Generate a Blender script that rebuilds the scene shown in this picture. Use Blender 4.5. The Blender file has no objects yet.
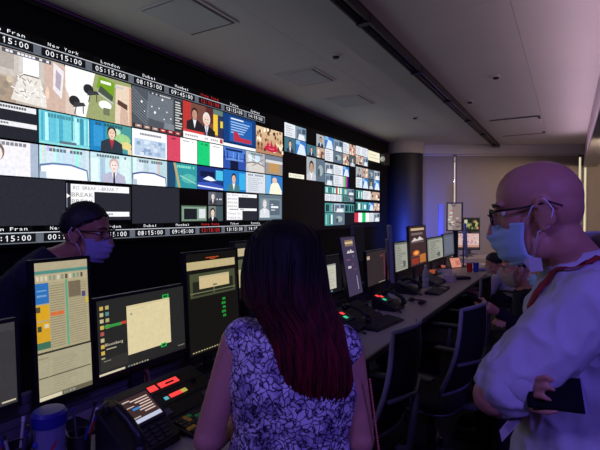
import bpy, bmesh, math, random
from mathutils import Vector, Matrix, noise
from mathutils.bvhtree import BVHTree

V = Vector
sc = bpy.context.scene
COL = sc.collection
PI = math.pi

# ---------------------------------------------------------------- camera
FPX = 450.0                                   # focal length in pixels for a 600 px wide frame
YAW = math.atan(269 / FPX)                    # the desk and the video wall run along world +Y
PITCH = math.atan(10 / FPX)
CAM_H = 1.55
RT = V((math.cos(YAW), math.sin(YAW), 0))
FW = V((-math.sin(YAW) * math.cos(PITCH), math.cos(YAW) * math.cos(PITCH), -math.sin(PITCH)))
FH = V((-math.sin(YAW), math.cos(YAW), 0))    # horizontal forward
UP = RT.cross(FW)
CAMP = V((0, 0, CAM_H))
cam_data = bpy.data.cameras.new('camera')
cam_data.sensor_width = 36
cam_data.lens = FPX / 600 * 36
cam_data.clip_start = 0.02
cam = bpy.data.objects.new('camera', cam_data)
COL.objects.link(cam)
cam.matrix_world = Matrix(((RT.x, UP.x, -FW.x, 0), (RT.y, UP.y, -FW.y, 0), (RT.z, UP.z, -FW.z, CAM_H), (0, 0, 0, 1)))
sc.camera = cam

# ---------------------------------------------------------------- view and world
sc.view_settings.view_transform = 'Standard'
sc.view_settings.look = 'None'
sc.view_settings.gamma = 1
sc.view_settings.use_curve_mapping = False
sc.view_settings.exposure = 0.0
world = bpy.data.worlds.new('daylight')
sc.world = world
world.use_nodes = True
wn = world.node_tree.nodes['Background']
wn.inputs[0].default_value = (1.0, 0.82, 0.55, 1)
wn.inputs[1].default_value = 1.0

# ---------------------------------------------------------------- lamps of the room
CEIL = 3.25
def area(name, loc, target, sx, sy, power, color):
    l = bpy.data.lights.new(name, 'AREA')
    l.shape = 'RECTANGLE'; l.size = sx; l.size_y = sy; l.energy = power; l.color = color
    o = bpy.data.objects.new(name, l); COL.objects.link(o)
    o.location = loc
    o.rotation_euler = (V(target) - V(loc)).to_track_quat('-Z', 'Y').to_euler()
    return o
# violet and blue stage-style wash lamps hung behind the place the photograph was taken from
area('violet_wash_light', (1.55, -0.6, 2.86), (-0.3, 1.2, 1.1), 0.5, 0.3, 34, (0.2, 0.14, 1.0))
area('blue_wash_light', (-1.3, -1.7, 2.86), (-0.7, 1.2, 1.1), 0.5, 0.3, 15, (0.36, 0.27, 1.0))
# violet strip along the soffit beam
area('beam_strip_light', (0.235, 7.0, 2.80), (-0.05, 7.0, 3.25), 8.0, 0.03, 13, (0.85, 0.60, 0.82))
# warm lamps near the window wall
area('warm_ceiling_light', (1.25, 8.8, 2.7), (-0.9, 12.2, 1.5), 1.2, 0.3, 85, (1.0, 0.76, 0.58))
area('blue_corner_light', (-2.6, 8.6, 0.9), (-3.3, 10.6, 1.2), 0.5, 0.1, 26, (0.05, 0.11, 1.0)).data.spread = math.radians(80)
area('far_desk_blue_light', (-2.35, 7.2, 1.9), (-1.4, 7.4, 0.8), 0.3, 0.1, 5, (0.1, 0.16, 1.0))

# ---------------------------------------------------------------- pixel helpers (a pixel gives a direction only)
def ray(u, v): return FW * FPX + RT * (u - 300) + UP * (225 - v)
def onX(u, v, X):
    d = ray(u, v); return CAMP + d * (X / d.x)
def onZ(u, v, Z):
    d = ray(u, v); return CAMP + d * ((Z - CAM_H) / d.z)
def atD(u, v, depth):
    d = ray(u, v); return CAMP + d * (depth / FPX)

# ---------------------------------------------------------------- materials
def lin(c):
    r = []
    for x in c[:3]:
        x = x / 255.0
        r.append(x / 12.92 if x <= 0.04045 else ((x + 0.055) / 1.055) ** 2.4)
    return tuple(r)
MATS = {}
def mat(name, rgb, rough=0.6, metal=0.0, var=0.12, scale=18.0, bump=0.0, bscale=60.0, spec=0.5, coord='Object', stretch=(1, 1, 1), transmission=0.0, sheen=0.0):
    if name in MATS: return MATS[name]
    m = bpy.data.materials.new(name); m.use_nodes = True
    nt = m.node_tree; b = nt.nodes['Principled BSDF']
    c = lin(rgb)
    tc = nt.nodes.new('ShaderNodeTexCoord'); mp = nt.nodes.new('ShaderNodeMapping')
    mp.inputs['Scale'].default_value = stretch
    nt.links.new(tc.outputs[coord], mp.inputs[0])
    n = nt.nodes.new('ShaderNodeTexNoise'); n.inputs['Scale'].default_value = scale; n.inputs['Detail'].default_value = 4
    nt.links.new(mp.outputs[0], n.inputs['Vector'])
    r = nt.nodes.new('ShaderNodeMix'); r.data_type = 'RGBA'
    r.inputs['A'].default_value = (*[x * (1 - var) for x in c], 1)
    r.inputs['B'].default_value = (*[min(1, x * (1 + var)) for x in c], 1)
    nt.links.new(n.outputs['Fac'], r.inputs['Factor'])
    nt.links.new(r.outputs['Result'], b.inputs['Base Color'])
    b.inputs['Roughness'].default_value = rough; b.inputs['Metallic'].default_value = metal
    b.inputs['Specular IOR Level'].default_value = spec
    if transmission: b.inputs['Transmission Weight'].default_value = transmission
    if sheen: b.inputs['Sheen Weight'].default_value = sheen
    if bump:
        n2 = nt.nodes.new('ShaderNodeTexNoise'); n2.inputs['Scale'].default_value = bscale; n2.inputs['Detail'].default_value = 3
        nt.links.new(mp.outputs[0], n2.inputs['Vector'])
        bp = nt.nodes.new('ShaderNodeBump'); bp.inputs['Strength'].default_value = bump; bp.inputs['Distance'].default_value = 0.01
        nt.links.new(n2.outputs['Fac'], bp.inputs['Height']); nt.links.new(bp.outputs[0], b.inputs['Normal'])
    MATS[name] = m
    return m
def screen_mat(name, strength, grain=0.25, gscale=60.0):
    m = bpy.data.materials.new(name); m.use_nodes = True
    nt = m.node_tree; nt.nodes.remove(nt.nodes['Principled BSDF'])
    at = nt.nodes.new('ShaderNodeAttribute'); at.attribute_name = 'Col'
    tc = nt.nodes.new('ShaderNodeTexCoord')
    n = nt.nodes.new('ShaderNodeTexNoise'); n.inputs['Scale'].default_value = gscale; n.inputs['Detail'].default_value = 5
    nt.links.new(tc.outputs['Object'], n.inputs['Vector'])
    mr = nt.nodes.new('ShaderNodeMapRange')
    mr.inputs['From Min'].default_value = 0.3; mr.inputs['From Max'].default_value = 0.7
    mr.inputs['To Min'].default_value = strength * (1 - grain); mr.inputs['To Max'].default_value = strength * (1 + grain)
    nt.links.new(n.outputs['Fac'], mr.inputs['Value'])
    em = nt.nodes.new('ShaderNodeEmission')
    nt.links.new(at.outputs['Color'], em.inputs['Color']); nt.links.new(mr.outputs[0], em.inputs['Strength'])
    nt.links.new(em.outputs[0], nt.nodes['Material Output'].inputs['Surface'])
    return m
def glow_mat(name, rgb, strength):
    m = bpy.data.materials.new(name); m.use_nodes = True
    b = m.node_tree.nodes['Principled BSDF']
    b.inputs['Base Color'].default_value = (*lin(rgb), 1)
    b.inputs['Emission Color'].default_value = (*lin(rgb), 1); b.inputs['Emission Strength'].default_value = strength
    return m

M_WALLPIC = screen_mat('video_wall_picture', 1.3, 0.09, 40)
M_DESKPIC = screen_mat('monitor_picture', 0.86, 0.05, 60)
M_CEIL = mat('painted_ceiling', (226, 221, 214), 0.75, var=0.05, scale=1.2, bump=0.03)
M_BLACKWALL = mat('black_wall_panel', (16, 16, 19), 0.75, spec=0.2)
M_PANEL = mat('display_glass_black', (13, 13, 17), 0.42, spec=0.25)
M_BLIND = mat('roller_blind_fabric', (150, 140, 132), 0.9, var=0.05, bump=0.1, bscale=300)
M_WHITEPAINT = mat('white_painted_trim', (205, 200, 198), 0.6, var=0.04)
M_FLOOR = mat('dark_carpet', (38, 36, 44), 0.95, var=0.3, scale=90, bump=0.3, bscale=400)
M_NAVY = mat('dark_column_paint', (30, 29, 40), 0.6, var=0.08)
M_TRACK = mat('black_track_metal', (62, 54, 56), 0.45, 0.4)
M_DESK = mat('grey_laminate', (166, 158, 160), 0.42, var=0.06, scale=30)
M_DESKEDGE = mat('desk_edge_band', (70, 66, 72), 0.5)
M_DARK = mat('dark_plastic', (24, 24, 28), 0.42, var=0.1)
M_DARK2 = mat('charcoal_plastic', (48, 47, 54), 0.5, var=0.1)
M_GREYPL = mat('mid_grey_plastic', (92, 92, 102), 0.5, var=0.08)
M_SILVER = mat('brushed_silver', (150, 150, 158), 0.35, 0.7, var=0.1)
M_MESH = mat('chair_mesh_black', (20, 20, 24), 0.85, var=0.25, scale=200, bump=0.4, bscale=500)
M_FABRIC = mat('chair_seat_fabric', (26, 26, 32), 0.95, var=0.2, scale=120, bump=0.3, bscale=400)

# ---------------------------------------------------------------- object helpers
def link(o, parent=None):
    COL.objects.link(o)
    if parent: o.parent = parent
    return o
def tag(o, label=None, cat=None, group=None, kind=None):
    if label: o['label'] = label
    if cat: o['category'] = cat
    if group: o['group'] = group
    if kind: o['kind'] = kind
    return o
def empty(name, loc=(0, 0, 0), rz=0.0, label=None, cat=None, group=None):
    o = bpy.data.objects.new(name, None); o.empty_display_size = 0.1
    link(o); o.location = loc; o.rotation_euler = (0, 0, rz)
    return tag(o, label, cat, group)
def copy_tree(o, parent=None):
    c = o.copy(); COL.objects.link(c); c.parent = parent
    for ch in list(o.children): copy_tree(ch, c)
    return c

class MB:
    """collects faces (optionally coloured) and builds ONE mesh object"""
    def __init__(s, M=None): s.v = []; s.f = []; s.c = []; s.M = M or Matrix.Identity(4); s.cur = (1, 1, 1)
    def add(s, verts, faces, col=None):
        k = len(s.v); s.v += [s.M @ V(p) for p in verts]
        s.f += [tuple(i + k for i in f) for f in faces]; s.c += [col or s.cur] * len(faces)
        return s
    def box(s, a, b, T=None, taper=None):
        x0, y0, z0 = a; x1, y1, z1 = b
        p = [(x0, y0, z0), (x1, y0, z0), (x1, y1, z0), (x0, y1, z0), (x0, y0, z1), (x1, y0, z1), (x1, y1, z1), (x0, y1, z1)]
        if T: p = [T @ V(q) for q in p]
        return s.add(p, [(0, 3, 2, 1), (4, 5, 6, 7), (0, 1, 5, 4), (1, 2, 6, 5), (2, 3, 7, 6), (3, 0, 4, 7)])
    def prism(s, pts, y0, y1, axis='x'):
        """pts: outline; extruded along axis between y0 and y1"""
        n = len(pts)
        def mk(p, t):
            return {'x': (t, p[0], p[1]), 'y': (p[0], t, p[1]), 'z': (p[0], p[1], t)}[axis]
        vs = [mk(p, y0) for p in pts] + [mk(p, y1) for p in pts]
        fs = [tuple(range(n))[::-1], tuple(range(n, 2 * n))] + [(i, (i + 1) % n, n + (i + 1) % n, n + i) for i in range(n)]
        return s.add(vs, fs)
    def lathe(s, prof, n=20, c=(0, 0, 0), T=None):
        vs = []; fs = []
        for r, z in prof:
            for i in range(n):
                a = 2 * PI * i / n; vs.append(V((c[0] + r * math.cos(a), c[1] + r * math.sin(a), c[2] + z)))
        if T: vs = [T @ p for p in vs]
        m = len(prof)
        for j in range(m - 1):
            for i in range(n):
                fs.append((j * n + i, j * n + (i + 1) % n, (j + 1) * n + (i + 1) % n, (j + 1) * n + i))
        fs.append(tuple(range(n))[::-1]); fs.append(tuple((m - 1) * n + i for i in range(n)))
        return s.add(vs, fs)
    def tube(s, pts, r, n=8, flat=None, cap=True):
        pts = [V(p) for p in pts]; m = len(pts)
        rs = r if isinstance(r, (list, tuple)) else [r] * m
        t0 = (pts[1] - pts[0]).normalized()
        ref = V((0, 0, 1)) if abs(t0.z) < 0.9 else V((1, 0, 0))
        nx = t0.cross(ref).normalized()
        vs = []; fs = []
        for i in range(m):
            t = (pts[min(i + 1, m - 1)] - pts[max(i - 1, 0)]).normalized()
            nx = (nx - t * nx.dot(t)).normalized(); ny = t.cross(nx)
            for k in range(n):
                a = 2 * PI * k / n
                vs.append(pts[i] + nx * (rs[i] * math.cos(a)) + ny * (rs[i] * math.sin(a) * (flat or 1)))
        for i in range(m - 1):
            for k in range(n):
                fs.append((i * n + k, i * n + (k + 1) % n, (i + 1) * n + (k + 1) % n, (i + 1) * n + k))
        if cap: fs.append(tuple(range(n))[::-1]); fs.append(tuple((m - 1) * n + k for k in range(n)))
        return s.add(vs, fs)
    def ellipsoid(s, c, r, T=None, n=16, m=10):
        vs = [V((0, 0, r[2]))]; fs = []
        for j in range(1, m):
            ph = PI * j / m
            for i in range(n):
                a = 2 * PI * i / n
                vs.append(V((r[0] * math.sin(ph) * math.cos(a), r[1] * math.sin(ph) * math.sin(a), r[2] * math.cos(ph))))
        vs.append(V((0, 0, -r[2])))
        for i in range(n): fs.append((0, 1 + i, 1 + (i + 1) % n))
        for j in range(m - 2):
            for i in range(n):
                a = 1 + j * n + i; b = 1 + j * n + (i + 1) % n
                fs.append((a, a + n, b + n, b))
        k = len(vs) - 1
        for i in range(n): fs.append((k, k - n + (i + 1) % n, k - n + i))
        if T: vs = [T @ p for p in vs]
        vs = [p + V(c) for p in vs]
        return s.add(vs, fs)
    def loft(s, rings, cap=True, closed=True):
        n = len(rings[0]); vs = [V(p) for r in rings for p in r]; fs = []
        for j in range(len(rings) - 1):
            for i in range(n if closed else n - 1):
                fs.append((j * n + i, j * n + (i + 1) % n, (j + 1) * n + (i + 1) % n, (j + 1) * n + i))
        if cap and closed: fs.append(tuple(range(n))[::-1]); fs.append(tuple((len(rings) - 1) * n + i for i in range(n)))
        return s.add(vs, fs)
    def mesh(s, name, colors=False):
        me = bpy.data.meshes.new(name); me.from_pydata([tuple(p) for p in s.v], [], s.f); me.update()
        if colors:
            at = me.color_attributes.new('Col', 'FLOAT_COLOR', 'CORNER')
            buf = []
            for p in me.polygons: buf += (list(s.c[p.index]) + [1.0]) * p.loop_total
            at.data.foreach_set('color', buf)
        return me
    def build(s, name, m, parent=None, smooth=False, bevel=0.0, solid=0.0, colors=False, seg=2):
        me = s.mesh(name, colors)
        if m: me.materials.append(m)
        o = bpy.data.objects.new(name, me); link(o, parent)
        if not colors:
            bm = bmesh.new(); bm.from_mesh(me); bmesh.ops.recalc_face_normals(bm, faces=bm.faces); bm.to_mesh(me); bm.free()
        if smooth:
            me.polygons.foreach_set('use_smooth', [True] * len(me.polygons))
            if smooth == 'auto': me.set_sharp_from_angle(angle=math.radians(40))
        if solid:
            q = o.modifiers.new('solid', 'SOLIDIFY'); q.thickness = solid; q.offset = 0
        if bevel:
            q = o.modifiers.new('bevel', 'BEVEL'); q.width = bevel; q.segments = seg; q.limit_method = 'ANGLE'
        return o

_txt = {}
def text_mesh(s):
    """outline of a word: verts (2D, height about 0.7 for a capital) and faces"""
    if s in _txt: return _txt[s]
    cu = bpy.data.curves.new('t', 'FONT'); cu.body = s; cu.resolution_u = 2; cu.size = 1.0
    o = bpy.data.objects.new('t', cu); COL.objects.link(o)
    dg = bpy.context.evaluated_depsgraph_get(); ev = o.evaluated_get(dg); me = ev.to_mesh()
    vs = [(p.co.x, p.co.y) for p in me.vertices]; fs = [tuple(p.vertices) for p in me.polygons]
    ev.to_mesh_clear(); bpy.data.objects.remove(o); bpy.data.curves.remove(cu)
    _txt[s] = (vs, fs); return _txt[s]

class Screen:
    """flat picture of a lit screen: coloured flat shapes, x right 0..1, y up 0..1"""
    def __init__(s, o, ex, ey, step=0.0002):
        s.o = V(o); s.ex = V(ex); s.ey = V(ey); s.n = s.ex.cross(s.ey).normalized(); s.k = 0; s.step = step; s.mb = MB()
        s.asp = s.ex.length / s.ey.length
    def P(s, x, y): return s.o + s.ex * x + s.ey * y + s.n * (s.k * s.step)
    def poly(s, pts, c):
        s.k += 1; s.mb.add([s.P(min(max(x, 0), 1), min(max(y, 0), 1)) for x, y in pts], [tuple(range(len(pts)))], lin(c)); return s
    def rect(s, x0, y0, x1, y1, c): return s.poly([(x0, y0), (x1, y0), (x1, y1), (x0, y1)], c)
    def ell(s, cx, cy, rx, ry, c, n=18): return s.poly([(cx + rx * math.cos(2 * PI * i / n), cy + ry * math.sin(2 * PI * i / n)) for i in range(n)], c)
    def line(s, x0, y0, x1, y1, w, c):
        dx, dy = (x1 - x0) * s.asp, y1 - y0; l = math.hypot(dx, dy) or 1; ax, ay = -dy / l * w / s.asp, dx / l * w
        return s.poly([(x0 - ax, y0 - ay), (x1 - ax, y1 - ay), (x1 + ax, y1 + ay), (x0 + ax, y0 + ay)], c)
    def grad(s, x0, y0, x1, y1, c0, c1, n=6):
        for i in range(n):
            t = (i + .5) / n; c = [a + (b - a) * t for a, b in zip(c0, c1)]
            s.rect(x0, y0 + (y1 - y0) * i / n, x1, y0 + (y1 - y0) * (i + 1) / n, c)
        return s
    def text(s, t, x, y, x1, h, c):
        """word from x to x1, capital height h"""
        vs, fs = text_mesh(t)
        if not fs: return s
        s.k += 1
        mx = max(p[0] for p in vs); mn = min(p[0] for p in vs)
        s.mb.add([s.P(x + (p[0] - mn) / (mx - mn) * (x1 - x), y + p[1] / 0.7 * h) for p in vs], fs, lin(c)); return s
    def build(s, name, m, parent): return s.mb.build(name, m, parent, colors=True)
# ================================================================ THE ROOM
XW = -3.6                                       # plane of the video wall
def structure(o, label=None): o['kind'] = 'structure'; return o
FARC = CAMP + FH * 11.0                          # centre of the window wall, which faces the camera
FARC.z = 0
def far(a, d, z): return V((FARC.x, FARC.y, 0)) + RT * a + FH * d + V((0, 0, z))
MFAR = Matrix(((RT.x, FH.x, 0, FARC.x), (RT.y, FH.y, 0, FARC.y), (0, 0, 1, 0), (0, 0, 0, 1)))   # local: x right, y away, z up
def far_a(u, depth=11.0): return (u - 300) / FPX * depth

fl = MB(); fl.add([(-3.75, -3.0, 0), (2.4, -3.0, 0), (2.4, 15.2, 0), (-3.75, 15.2, 0)], [(0, 1, 2, 3)])
structure(fl.build('floor', M_FLOOR))
# long wall that carries the displays
structure(MB().box((-3.8, -3.0, 0), (XW - 0.06, 10.9, CEIL + 0.1)).build('wall_left', M_BLACKWALL))
structure(MB().box((2.2, -3.0, 0), (2.35, 14.6, CEIL + 0.1)).build('wall_right', mat('warm_grey_wall', (150, 142, 140), 0.8, var=0.05)))
structure(MB().box((-3.8, -3.15, 0), (2.35, -3.0, CEIL + 0.1)).build('wall_back', mat('dark_grey_wall', (70, 68, 74), 0.8, var=0.05)))
# window wall: solid piers with tall slots of glass between the blinds
ga, gb0, gb1 = far_a(455.3), far_a(581), far_a(586.5)
wf = MB(MFAR)
for a0, a1 in ((-0.2, ga - 0.014), (ga + 0.014, gb0 - 0.03), (gb0 + 0.03, gb1 - 0.03), (gb1 + 0.03, 9.5)):
    wf.box((a0, 0.072, 0), (a1, 0.084, CEIL + 0.1))
for a in (ga, gb0, gb1):
    wf.box((a - 0.04, 0.072, 2.97), (a + 0.04, 0.084, CEIL + 0.1)); wf.box((a - 0.04, 0.072, 0), (a + 0.04, 0.084, 0.5))
wfo = structure(wf.build('wall_far', mat('window_pier_paint', (120, 112, 108), 0.8)))
M_GLASS = mat('window_glass', (235, 240, 240), 0.02, transmission=1.0, var=0.01)
for i, (a, w) in enumerate(((ga, 0.014), (gb0, 0.03), (gb1, 0.03))):
    wo = structure(MB(MFAR).box((a - w, 0.090, 0.5), (a + w, 0.094, 2.97)).build('window_%d' % (i + 1), M_GLASS))
    MB(MFAR).box((a - w - 0.012, 0.062, 0.48), (a - w, 0.074, 2.99)).box((a + w, 0.062, 0.48), (a + w + 0.012, 0.074, 2.99)).build('window_frame', M_WHITEPAINT, wo)
# roller blinds hanging in front of the window wall
blinds = [(far_a(421), ga - 0.05, 'narrow beige roller blind beside the dark round column'),
          (ga + 0.05, gb0 - 0.06, 'wide beige roller blind behind the bald man\'s head'),
          (gb1 + 0.06, 8.9, 'beige roller blind at the right edge past the bright window slits')]
for a0, a1, lab in blinds:
    r = empty('roller_blind', MFAR @ V(((a0 + a1) / 2, 0.06, 0)), YAW, lab, 'blind', 'roller blinds on the window wall')
    h = (a1 - a0) / 2
    MB().box((-h, 0, 0.35), (h, 0.004, 3.0)).build('fabric', M_BLIND, r)
    MB().tube([(-h, 0.0, 0.34), (h, 0.0, 0.34)], 0.014, 8).build('bottom_bar', M_WHITEPAINT, r)
    MB().tube([(-h, 0.015, 3.02), (h, 0.015, 3.02)], 0.03, 10).build('roller', M_WHITEPAINT, r)
structure(MB(MFAR).box((-0.1, -0.10, 3.03), (9.3, 0.2, CEIL + 0.02)).build('trim_1', M_WHITEPAINT))    # pelmet over the blinds
# soffit beam on the right
bx0 = 0.30
bo = structure(MB().box((bx0, -3.0, 2.76), (bx0 + 0.28, 13.4, CEIL + 0.02)).build('trim_2', mat('pale_beam', (205, 190, 196), 0.6, var=0.05), bevel=0.01))
MB().box((bx0 - 0.012, -3.0, 2.74), (bx0 + 0.292, 13.4, 2.76)).build('beam_edge', M_WHITEPAINT, bo)
sl_ = empty('beam_light_strip', (bx0 - 0.001, 7.0, 2.79), 0, 'long pinkish light strip along the pale ceiling beam', 'light')
MB().box((-0.012, -4.0, -0.03), (0.0, 4.0, -0.012)).build('channel', M_WHITEPAINT, sl_)
MB().box((-0.012, -4.0, -0.012), (0.0, 4.0, -0.004)).build('diffuser', glow_mat('pink_strip', (226, 170, 220), 0.5), sl_)
# rounded corner column with a pale collar under the ceiling
cc = atD(403.5, 215, 10.75); rc = 0.44
structure(MB().lathe([(rc, 0), (rc, 2.98)], 40, (cc.x, cc.y, 0)).build('trim_3', M_NAVY, smooth='auto'))
structure(MB().lathe([(rc + 0.02, 2.98), (rc + 0.02, CEIL + 0.02)], 40, (cc.x, cc.y, 0)).build('trim_4', mat('column_collar_paint', (190, 184, 190), 0.6), smooth='auto'))

# ceiling: a slab and large boards with fine open joints
ce = structure(MB().box((-3.8, -3.1, CEIL + 0.012), (2.3, 15.2, CEIL + 0.15)).build('ceiling', M_DARK2))
xs = [-3.6, -2.32, -1.58, -1.45, -0.42, bx0, bx0 + 0.28, 2.2]
ys = [-3.0, -0.4, 2.2, 3.9, 5.9, 7.6, 9.6, 12.2, 14.6]
for i in range(len(xs) - 1):
    if i in (2, 5): continue
    for j in range(len(ys) - 1):
        MB().box((xs[i] + 0.0015, ys[j] + 0.0015, CEIL), (xs[i + 1] - 0.0015, ys[j + 1] - 0.0015, CEIL + 0.014)).build('ceiling_board', M_CEIL, ce)
# violet cove light: a shallow black channel with a lit strip along the top of the display wall
cv = empty('cove_light', (XW - 0.02, 4.0, CEIL), 0, 'thin violet light strip where the ceiling meets the black display wall', 'light')
MB().box((-0.035, -6.9, -0.05), (-0.01, 6.2, -0.002)).build('channel', M_DARK, cv)
MB().box((-0.008, -6.9, -0.012), (0.012, 6.2, -0.003)).build('light_strip', glow_mat('violet_strip', (120, 70, 150), 0.03), cv)

# ceiling access hatches
def hatch(x0, x1, y0, y1, lab):
    r = empty('ceiling_hatch', ((x0 + x1) / 2, (y0 + y1) / 2, CEIL), 0, lab, 'hatch', 'square hatches in the ceiling above the video wall aisle')
    hx, hy = (x1 - x0) / 2, (y1 - y0) / 2
    MB().box((-hx, -hy, -0.012), (hx, hy, -0.001)).build('shadow_gap', M_DARK, r)
    MB().box((-hx + 0.006, -hy + 0.006, -0.020), (hx - 0.026, hy - 0.030, -0.012)).build('panel', mat('hatch_panel', (206, 206, 206), 0.7, var=0.05), r, bevel=0.003)
    MB().box((-hx - 0.018, -hy - 0.018, -0.014), (-hx, hy + 0.018, -0.001)).box((hx, -hy - 0.018, -0.014), (hx + 0.018, hy + 0.018, -0.001)).box((-hx, -hy - 0.018, -0.014), (hx, -hy, -0.001)).box((-hx, hy, -0.014), (hx, hy + 0.018, -0.001)).build('frame', M_CEIL, r)
hatch(-3.06, -2.53, 2.55, 3.14, 'nearest square ceiling hatch at the top left of the photo')
hatch(-3.06, -2.55, 4.56, 5.11, 'middle of the three square ceiling hatches above the video wall')
hatch(-3.06, -2.55, 5.88, 6.46, 'farthest and smallest of the three square ceiling hatches')
# slot air diffuser further back
dr = empty('air_diffuser', (-0.85, 9.65, CEIL), 0, 'rectangular slot air diffuser in the violet part of the ceiling', 'vent')
MB().box((-0.40, -0.92, -0.010), (0.40, 0.92, -0.001)).build('plate', M_CEIL, dr, bevel=0.004)
for sx in (-1, 1):
    MB().box((-0.40, sx * 0.92 - 0.03, -0.013), (0.40, sx * 0.92 + 0.03, -0.009)).build('slot', M_DARK2, dr)
for s2 in (-1, 1):
    MB().box((0.37, s2 * 0.8 - 0.10, -0.016), (0.41, s2 * 0.8 + 0.10, -0.009)).build('end_clip', M_DARK, dr)
# detectors
def detector(x, y, lab):
    r = empty('smoke_detector', (x, y, CEIL), 0, lab, 'detector', 'small round detectors on the ceiling')
    MB().lathe([(0.05, -0.002), (0.05, -0.014), (0.044, -0.018)], 20).build('base', M_CEIL, r, smooth='auto')
    MB().lathe([(0.036, -0.018), (0.036, -0.03), (0.026, -0.038), (0.01, -0.04)], 20).build('sensor', M_DARK2, r, smooth='auto')
for u, v, lab in ((336, 55, 'small round ceiling detector nearest the video wall hatches'), (415, 117, 'small round ceiling detector left of the black track, far back'),
                  (470, 101, 'small round ceiling detector in the violet ceiling right of the track'), (496, 76, 'small round ceiling detector highest and rightmost above the bald man')):
    p = onZ(u, v, CEIL); detector(p.x, p.y, lab)
# black lighting track, made of sections
tr = empty('lighting_track', (-1.515, 3.0, CEIL), 0, 'long black lighting track running along the ceiling', 'track')
y = -5.6
M_TRIN = mat('track_inner', (96, 82, 84), 0.35, 0.3)
while y < 9.2:
    L = min(1.55, 9.3 - y)
    s = MB().box((-0.06, y + 0.01, -0.075), (-0.045, y + L - 0.01, 0.0)).box((0.045, y + 0.01, -0.075), (0.06, y + L - 0.01, 0.0)).box((-0.045, y + 0.01, -0.03), (0.045, y + L - 0.01, -0.001)).build('track_section', M_TRACK, tr)
    MB().box((-0.042, y + 0.01, -0.055), (-0.014, y + L - 0.01, -0.03)).box((0.014, y + 0.01, -0.055), (0.042, y + L - 0.01, -0.03)).build('conductor_rail', M_TRIN, s)
    MB().box((-0.066, y + L - 0.03, -0.082), (0.066, y + L + 0.03, 0.0)).build('joint_cover', M_DARK, tr)
    y += L
# lamp housings for the wash lights behind the camera and the warm light at the back
def housing(name, lab, loc, tgt, sx, sy, rgb):
    d = (V(tgt) - V(loc)).normalized(); q = d.to_track_quat('-Z', 'Y')
    o = empty(name, loc, 0, lab, 'light'); o.rotation_euler = q.to_euler()
    MB().box((-sx / 2 - 0.03, -sy / 2 - 0.03, 0.015), (sx / 2 + 0.03, sy / 2 + 0.03, 0.10)).build('housing', M_DARK, o, bevel=0.008)
    MB().box((-sx / 2, -sy / 2, 0.008), (sx / 2, sy / 2, 0.014)).build('lens', glow_mat('lens_' + name, rgb, 0.4), o)
    z = CEIL - loc[2]
    inv = q.to_matrix().inverted()
    MB().tube([inv @ V((0, 0, 0.0)) + V((0, 0, 0.1)), inv @ V((0, 0, z))], 0.014, 8).build('stem', M_DARK, o)
housing('wash_lamp', 'black wash lamp with violet lens hung behind the viewer on the right', (1.55, -0.6, 2.86), (-0.3, 1.2, 1.1), 0.5, 0.3, (90, 70, 255))
housing('wash_lamp', 'black wash lamp with blue lens hung behind the viewer on the left', (-1.3, -1.7, 2.86), (-0.7, 1.2, 1.1), 0.5, 0.3, (90, 70, 255))

housing('warm_lamp', 'warm white ceiling lamp aimed at the roller blinds', (1.25, 8.8, 2.7), (-0.9, 12.2, 1.5), 1.2, 0.3, (255, 215, 180))

# ================================================================ VIDEO WALL
vw = empty('video_wall', (XW, 4.2, 1.3), 0, 'long wall of displays showing clocks and many video pictures', 'video wall')
VO = V((XW, 4.2, 1.3))
PZ = [(1.295, 2.112), (2.118, 2.96)]
panels = []
for k in range(7):
    for j, (z0, z1) in enumerate(PZ):
        y0 = 0.24 + 1.325 * k
        po = MB(Matrix.Translation(-VO)).box((XW - 0.06, y0 + 0.002, z0), (XW - 0.006, y0 + 1.323, z1)).build('display_panel', M_PANEL, vw)
        panels.append((y0, y0 + 1.325, z0, z1, po))
def panel_of(y, z):
    best = min(panels, key=lambda p: abs((p[0] + p[1]) / 2 - y) + 0.8 * abs((p[2] + p[3]) / 2 - z)); return best[4]
class WT(Screen):
    def __init__(s, y0, y1, z0, z1, g=0.004):
        s.cy, s.cz = (y0 + y1) / 2, (z0 + z1) / 2
        Screen.__init__(s, V((XW - 0.0055, y0 + g, z0 + g)) - VO, (0, y1 - y0 - 2 * g, 0), (0, 0, z1 - z0 - 2 * g), 0.00025)
    def poly(s, pts, c):
        g = .3 * c[0] + .55 * c[1] + .15 * c[2]; return Screen.poly(s, pts, [(x * .84 + g * .16) * .97 for x in c])
    def done(s, name='video_picture'): return s.build(name, M_WALLPIC, panel_of(s.cy, s.cz))
rnd = random.Random(5)
def anchor(S, x, y, h, skin, hair, cloth, shirt=(230, 230, 235), tie=None):
    a = S.asp
    S.poly([(x - .62 * h / a, y - .95 * h), (x - .58 * h / a, y - .45 * h), (x - .2 * h / a, y - .28 * h), (x + .2 * h / a, y - .28 * h), (x + .58 * h / a, y - .45 * h), (x + .62 * h / a, y - .95 * h)], cloth)
    S.poly([(x - .14 * h / a, y - .27 * h), (x + .14 * h / a, y - .27 * h), (x, y - .75 * h)], shirt)
    if tie: S.poly([(x - .04 * h / a, y - .32 * h), (x + .04 * h / a, y - .32 * h), (x + .05 * h / a, y - .8 * h), (x - .05 * h / a, y - .8 * h)], tie)
    S.rect(x - .09 * h / a, y - .32 * h, x + .09 * h / a, y - .1 * h, [c * .85 for c in skin])
    S.ell(x, y + .05 * h, .25 * h / a, .31 * h, hair)
    S.ell(x, y - .02 * h, .19 * h / a, .25 * h, skin)
    S.rect(x - .11 * h / a, y + .01 * h, x - .04 * h / a, y + .04 * h, (70, 50, 45)); S.rect(x + .04 * h / a, y + .01 * h, x + .11 * h / a, y + .04 * h, (70, 50, 45))
    S.rect(x - .06 * h / a, y - .15 * h, x + .06 * h / a, y - .125 * h, (160, 80, 80))
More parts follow.
